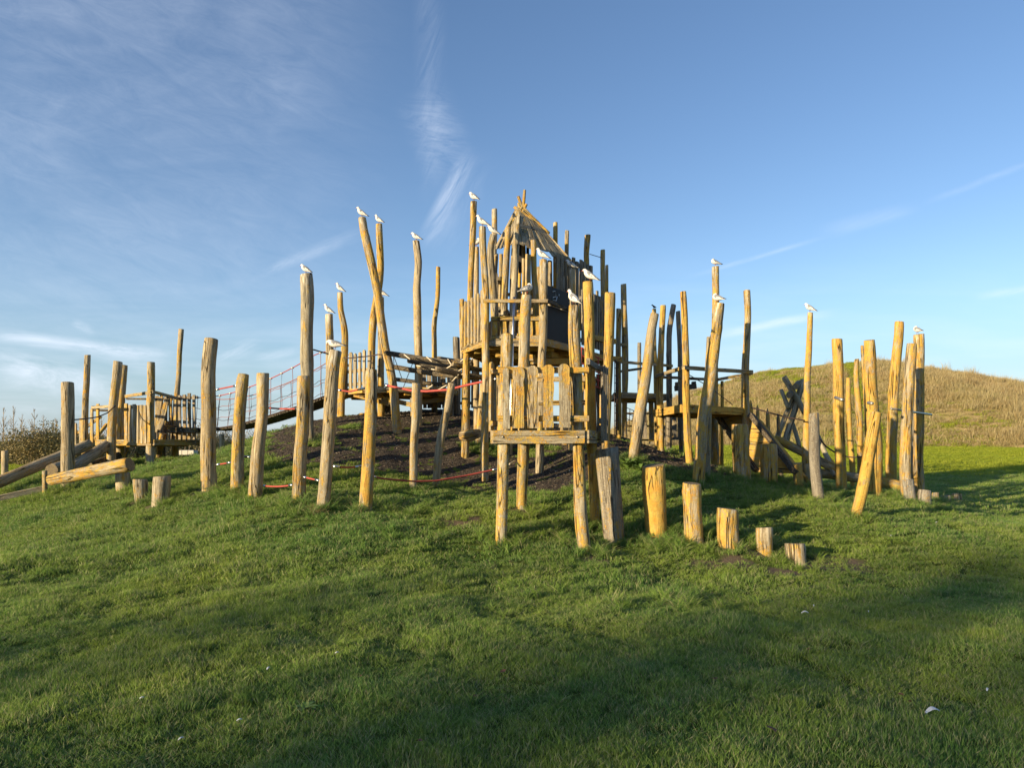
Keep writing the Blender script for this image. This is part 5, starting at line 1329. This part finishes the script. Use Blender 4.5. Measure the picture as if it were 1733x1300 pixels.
# ------------------------------------------------------------------ bushes and bare trees behind the left side
def bush(px, py_base, py_top, wpx, D, label, n=2600):
    b = P(px, py_base, D); h = (py_base-py_top)/F*D; w = wpx/F*D/2
    root = empty('shrub', b, label, 'shrub', 'brown shrubs behind the left side')
    vs = []; fs = []; bc = []; lob = [(random.gauss(0, .45)*w, random.uniform(-.6, .6)*w*.6, random.uniform(.35, .74)*h, random.uniform(.25, .42)*h) for _ in range(16)]
    for i in range(n):
        cx, cy, cz, r = random.choice(lob); v = Vector((random.gauss(0, 1), random.gauss(0, 1), random.gauss(0, 1))).normalized()*r*random.random()**.35
        c = Vector((cx+v.x*1.2, cy+v.y, max(.1, cz+v.z*1.05)))
        s_ = random.uniform(.03, .085); a = Vector((random.gauss(0, 1), random.gauss(0, 1), random.gauss(0, 1)+.6)).normalized(); u = a.orthogonal().normalized()*s_*.55
        o = len(vs); vs += [b+c-u, b+c+u, b+c+a*s_*1.7]; fs.append((o, o+1, o+2)); r1, r2 = random.random(), random.random(); bc += [(r1, .8, r2)]*3
    me = bpy.data.meshes.new('foliage'); me.from_pydata([tuple(Vector(v)-b) for v in vs], [], fs); me.materials.append(M['twig'])
    at = me.attributes.new('bc', 'FLOAT_VECTOR', 'POINT'); at.data.foreach_set('vector', [c for v in bc for c in v]); me.update()
    o = bpy.data.objects.new('foliage', me); COL.objects.link(o); o.parent = root
    mb = MB()
    for k in range(26):
        a = random.gauss(0, .5)*w; mb.tube([b+Vector((a*.7, random.uniform(-.4, .4), -.1)), b+Vector((a, 0, h*.5)), b+Vector((a*1.2+random.gauss(0, .2), random.uniform(-.5, .5), h*random.uniform(.8, 1.12)))], [.03, .018, .006], 4)
    mb.build('stem', M['bark'], root)
def bare_tree(px, py_base, py_top, D, label, spread=.34):
    b = P(px, py_base, D); h = (py_base-py_top)/F*D
    root = empty('bare_tree', b, label, 'tree', 'young leafless trees behind the left side')
    mb = MB(); top = b+Vector((random.uniform(-.2, .2), 0, h)); mb.tube([b-Vector((0, 0, .3)), b.lerp(top, .4)+Vector((.05, 0, 0)), top], [.05, .032, .008], 6); mb.build('trunk', M['bark'], root)
    mb = MB()
    for k in range(34):
        t = random.uniform(.22, .97); o = b.lerp(top, t); a = random.random()*6.283; L = h*spread*(1.15-t)*random.uniform(.6, 1.1)
        d = Vector((math.cos(a)*.55, math.sin(a)*.55, 1)).normalized(); e = o+d*L; mb.tube([o, o.lerp(e, .5)+Vector((math.cos(a), math.sin(a), 0))*L*.06, e], [.014, .009, .004], 4)
        for j in range(5):
            q = o.lerp(e, random.uniform(.3, .95)); a2 = random.random()*6.283; d2 = (d+Vector((math.cos(a2), math.sin(a2), .2))*.5).normalized(); mb.tube([q, q+d2*L*random.uniform(.15, .35)], [.007, .003], 3)
    mb.build('crown', M['bark'], root)
for i, (px, pb, pt, w, D, lb) in enumerate([(15,800,745,95,46,'brown shrub at the far left edge, lowest of the row'),(62,800,728,90,44,'tall rounded brown shrub behind the far left post'),(108,798,722,70,45,'brown shrub peaking left of the thick square cut post'),(140,796,733,70,47,'shrub partly hidden behind the thick square cut post'),
      (182,792,730,100,50,'shrub seen through the left fort pickets'),(232,786,728,110,52,'shrub under the left fort deck'),(288,790,722,130,52,'shrub just beyond the pale low wall'),(335,790,722,130,54,'shrub under the low middle of the rope bridge'),(385,786,732,110,56,'last small shrub towards the mound under the bridge')]): bush(px, pb, pt, w, D, lb, 7500)
for px, pb, pt, D, lb in [(4,790,690,48,'leafless tree cut by the left picture edge'),(20,790,688,49,'tall bare tree close to the left edge'),(33,790,700,50,'thin bare tree leaning over the first shrubs'),(57,790,692,48,'bare tree with upright twigs above the far left shrub'),(74,790,702,51,'slender bare tree left of the shrub peak'),(93,790,708,49,'short bare tree between shrub peak and square cut post'),
      (122,785,700,55,'bare tree showing behind the thick square cut post'),(172,785,704,52,'bare tree seen through the empty side of the left fort'),(180,785,712,54,'second bare tree seen inside the left fort'),(236,785,728,60,'low bare tree under the fort hand rail'),(318,780,728,60,'bare treetop under the left part of the rope bridge'),(352,780,730,60,'bare treetop behind the rope bridge middle')]: bare_tree(px, pb, pt, D, lb)

# trees added out of view behind the camera to shade the near grass
def shade_tree(l, s_, h, r, label, n=9000):
    a = Vector((math.cos(SUN_AZ), math.sin(SUN_AZ), 0)); nn = Vector((math.sin(SUN_AZ), -math.cos(SUN_AZ), 0)); b = nn*l-a*s_
    root = empty('added_shade_tree', b, label, 'tree')
    mb = MB(); mb.tube([b-Vector((0, 0, .4)), b+Vector((.2, 0, h*.4)), b+Vector((0, .2, h*.85))], [.45, .3, .08], 10); mb.build('trunk', M['bark'], root)
    vs = []; fs = []; bc = []; lob = []
    for k in range(26):
        t = random.uniform(.12, .92); rad = r*math.sqrt(max(.1, 1-((t-.42)/.6)**2)); a_ = random.random()*6.283; q = random.random()**.5*rad*.8; lob.append((math.cos(a_)*q, math.sin(a_)*q, t*h, r*random.uniform(.25, .42)))
    for i in range(n):
        cx, cy, cz, rr_ = random.choice(lob); v = Vector((random.gauss(0, 1), random.gauss(0, 1), random.gauss(0, 1))).normalized()*rr_*random.random()**.4; c = b+Vector((cx, cy, cz))+v
        s2 = random.uniform(.12, .26); u = Vector((random.gauss(0, 1), random.gauss(0, 1), random.gauss(0, 1))).normalized()*s2; w_ = u.orthogonal().normalized()*s2*.6
        o = len(vs); vs += [c-u, c-w_, c+u, c+w_]; fs.append((o, o+1, o+2, o+3)); bc += [(random.random(), .8, random.random())]*4
    me = bpy.data.meshes.new('crown'); me.from_pydata([tuple(Vector(v)-b) for v in vs], [], fs); me.materials.append(M['leafy'])
    at = me.attributes.new('bc', 'FLOAT_VECTOR', 'POINT'); at.data.foreach_set('vector', [c for v in bc for c in v]); me.update()
    o = bpy.data.objects.new('crown', me); COL.objects.link(o); o.parent = root
for a in [(-6.8, 46, 9.7, 3.0, 'low added shade tree at the left end of the unseen row behind the photographer', 1500), (-3.0, 46, 11.0, 3.2, 'unseen added shade tree behind the photographer, smallest of the row', 1800), (.6, 49, 12.5, 4.0, 'unseen added shade tree behind the photographer, next to the smallest', 2600), (4.5, 44, 13.0, 4.5, 'nearest unseen added shade tree behind the photographer', 3000), (9.0, 48, 13.0, 4.5, 'rightmost added shade tree of the unseen row behind the photographer', 2600), (-1.0, 60, 13.6, 4.6, 'far added shade tree standing behind the unseen row of trees', 2400), (4.2, 62, 15.5, 5.0, 'tallest and farthest unseen added shade tree behind the photographer', 2600)]: shade_tree(*a)
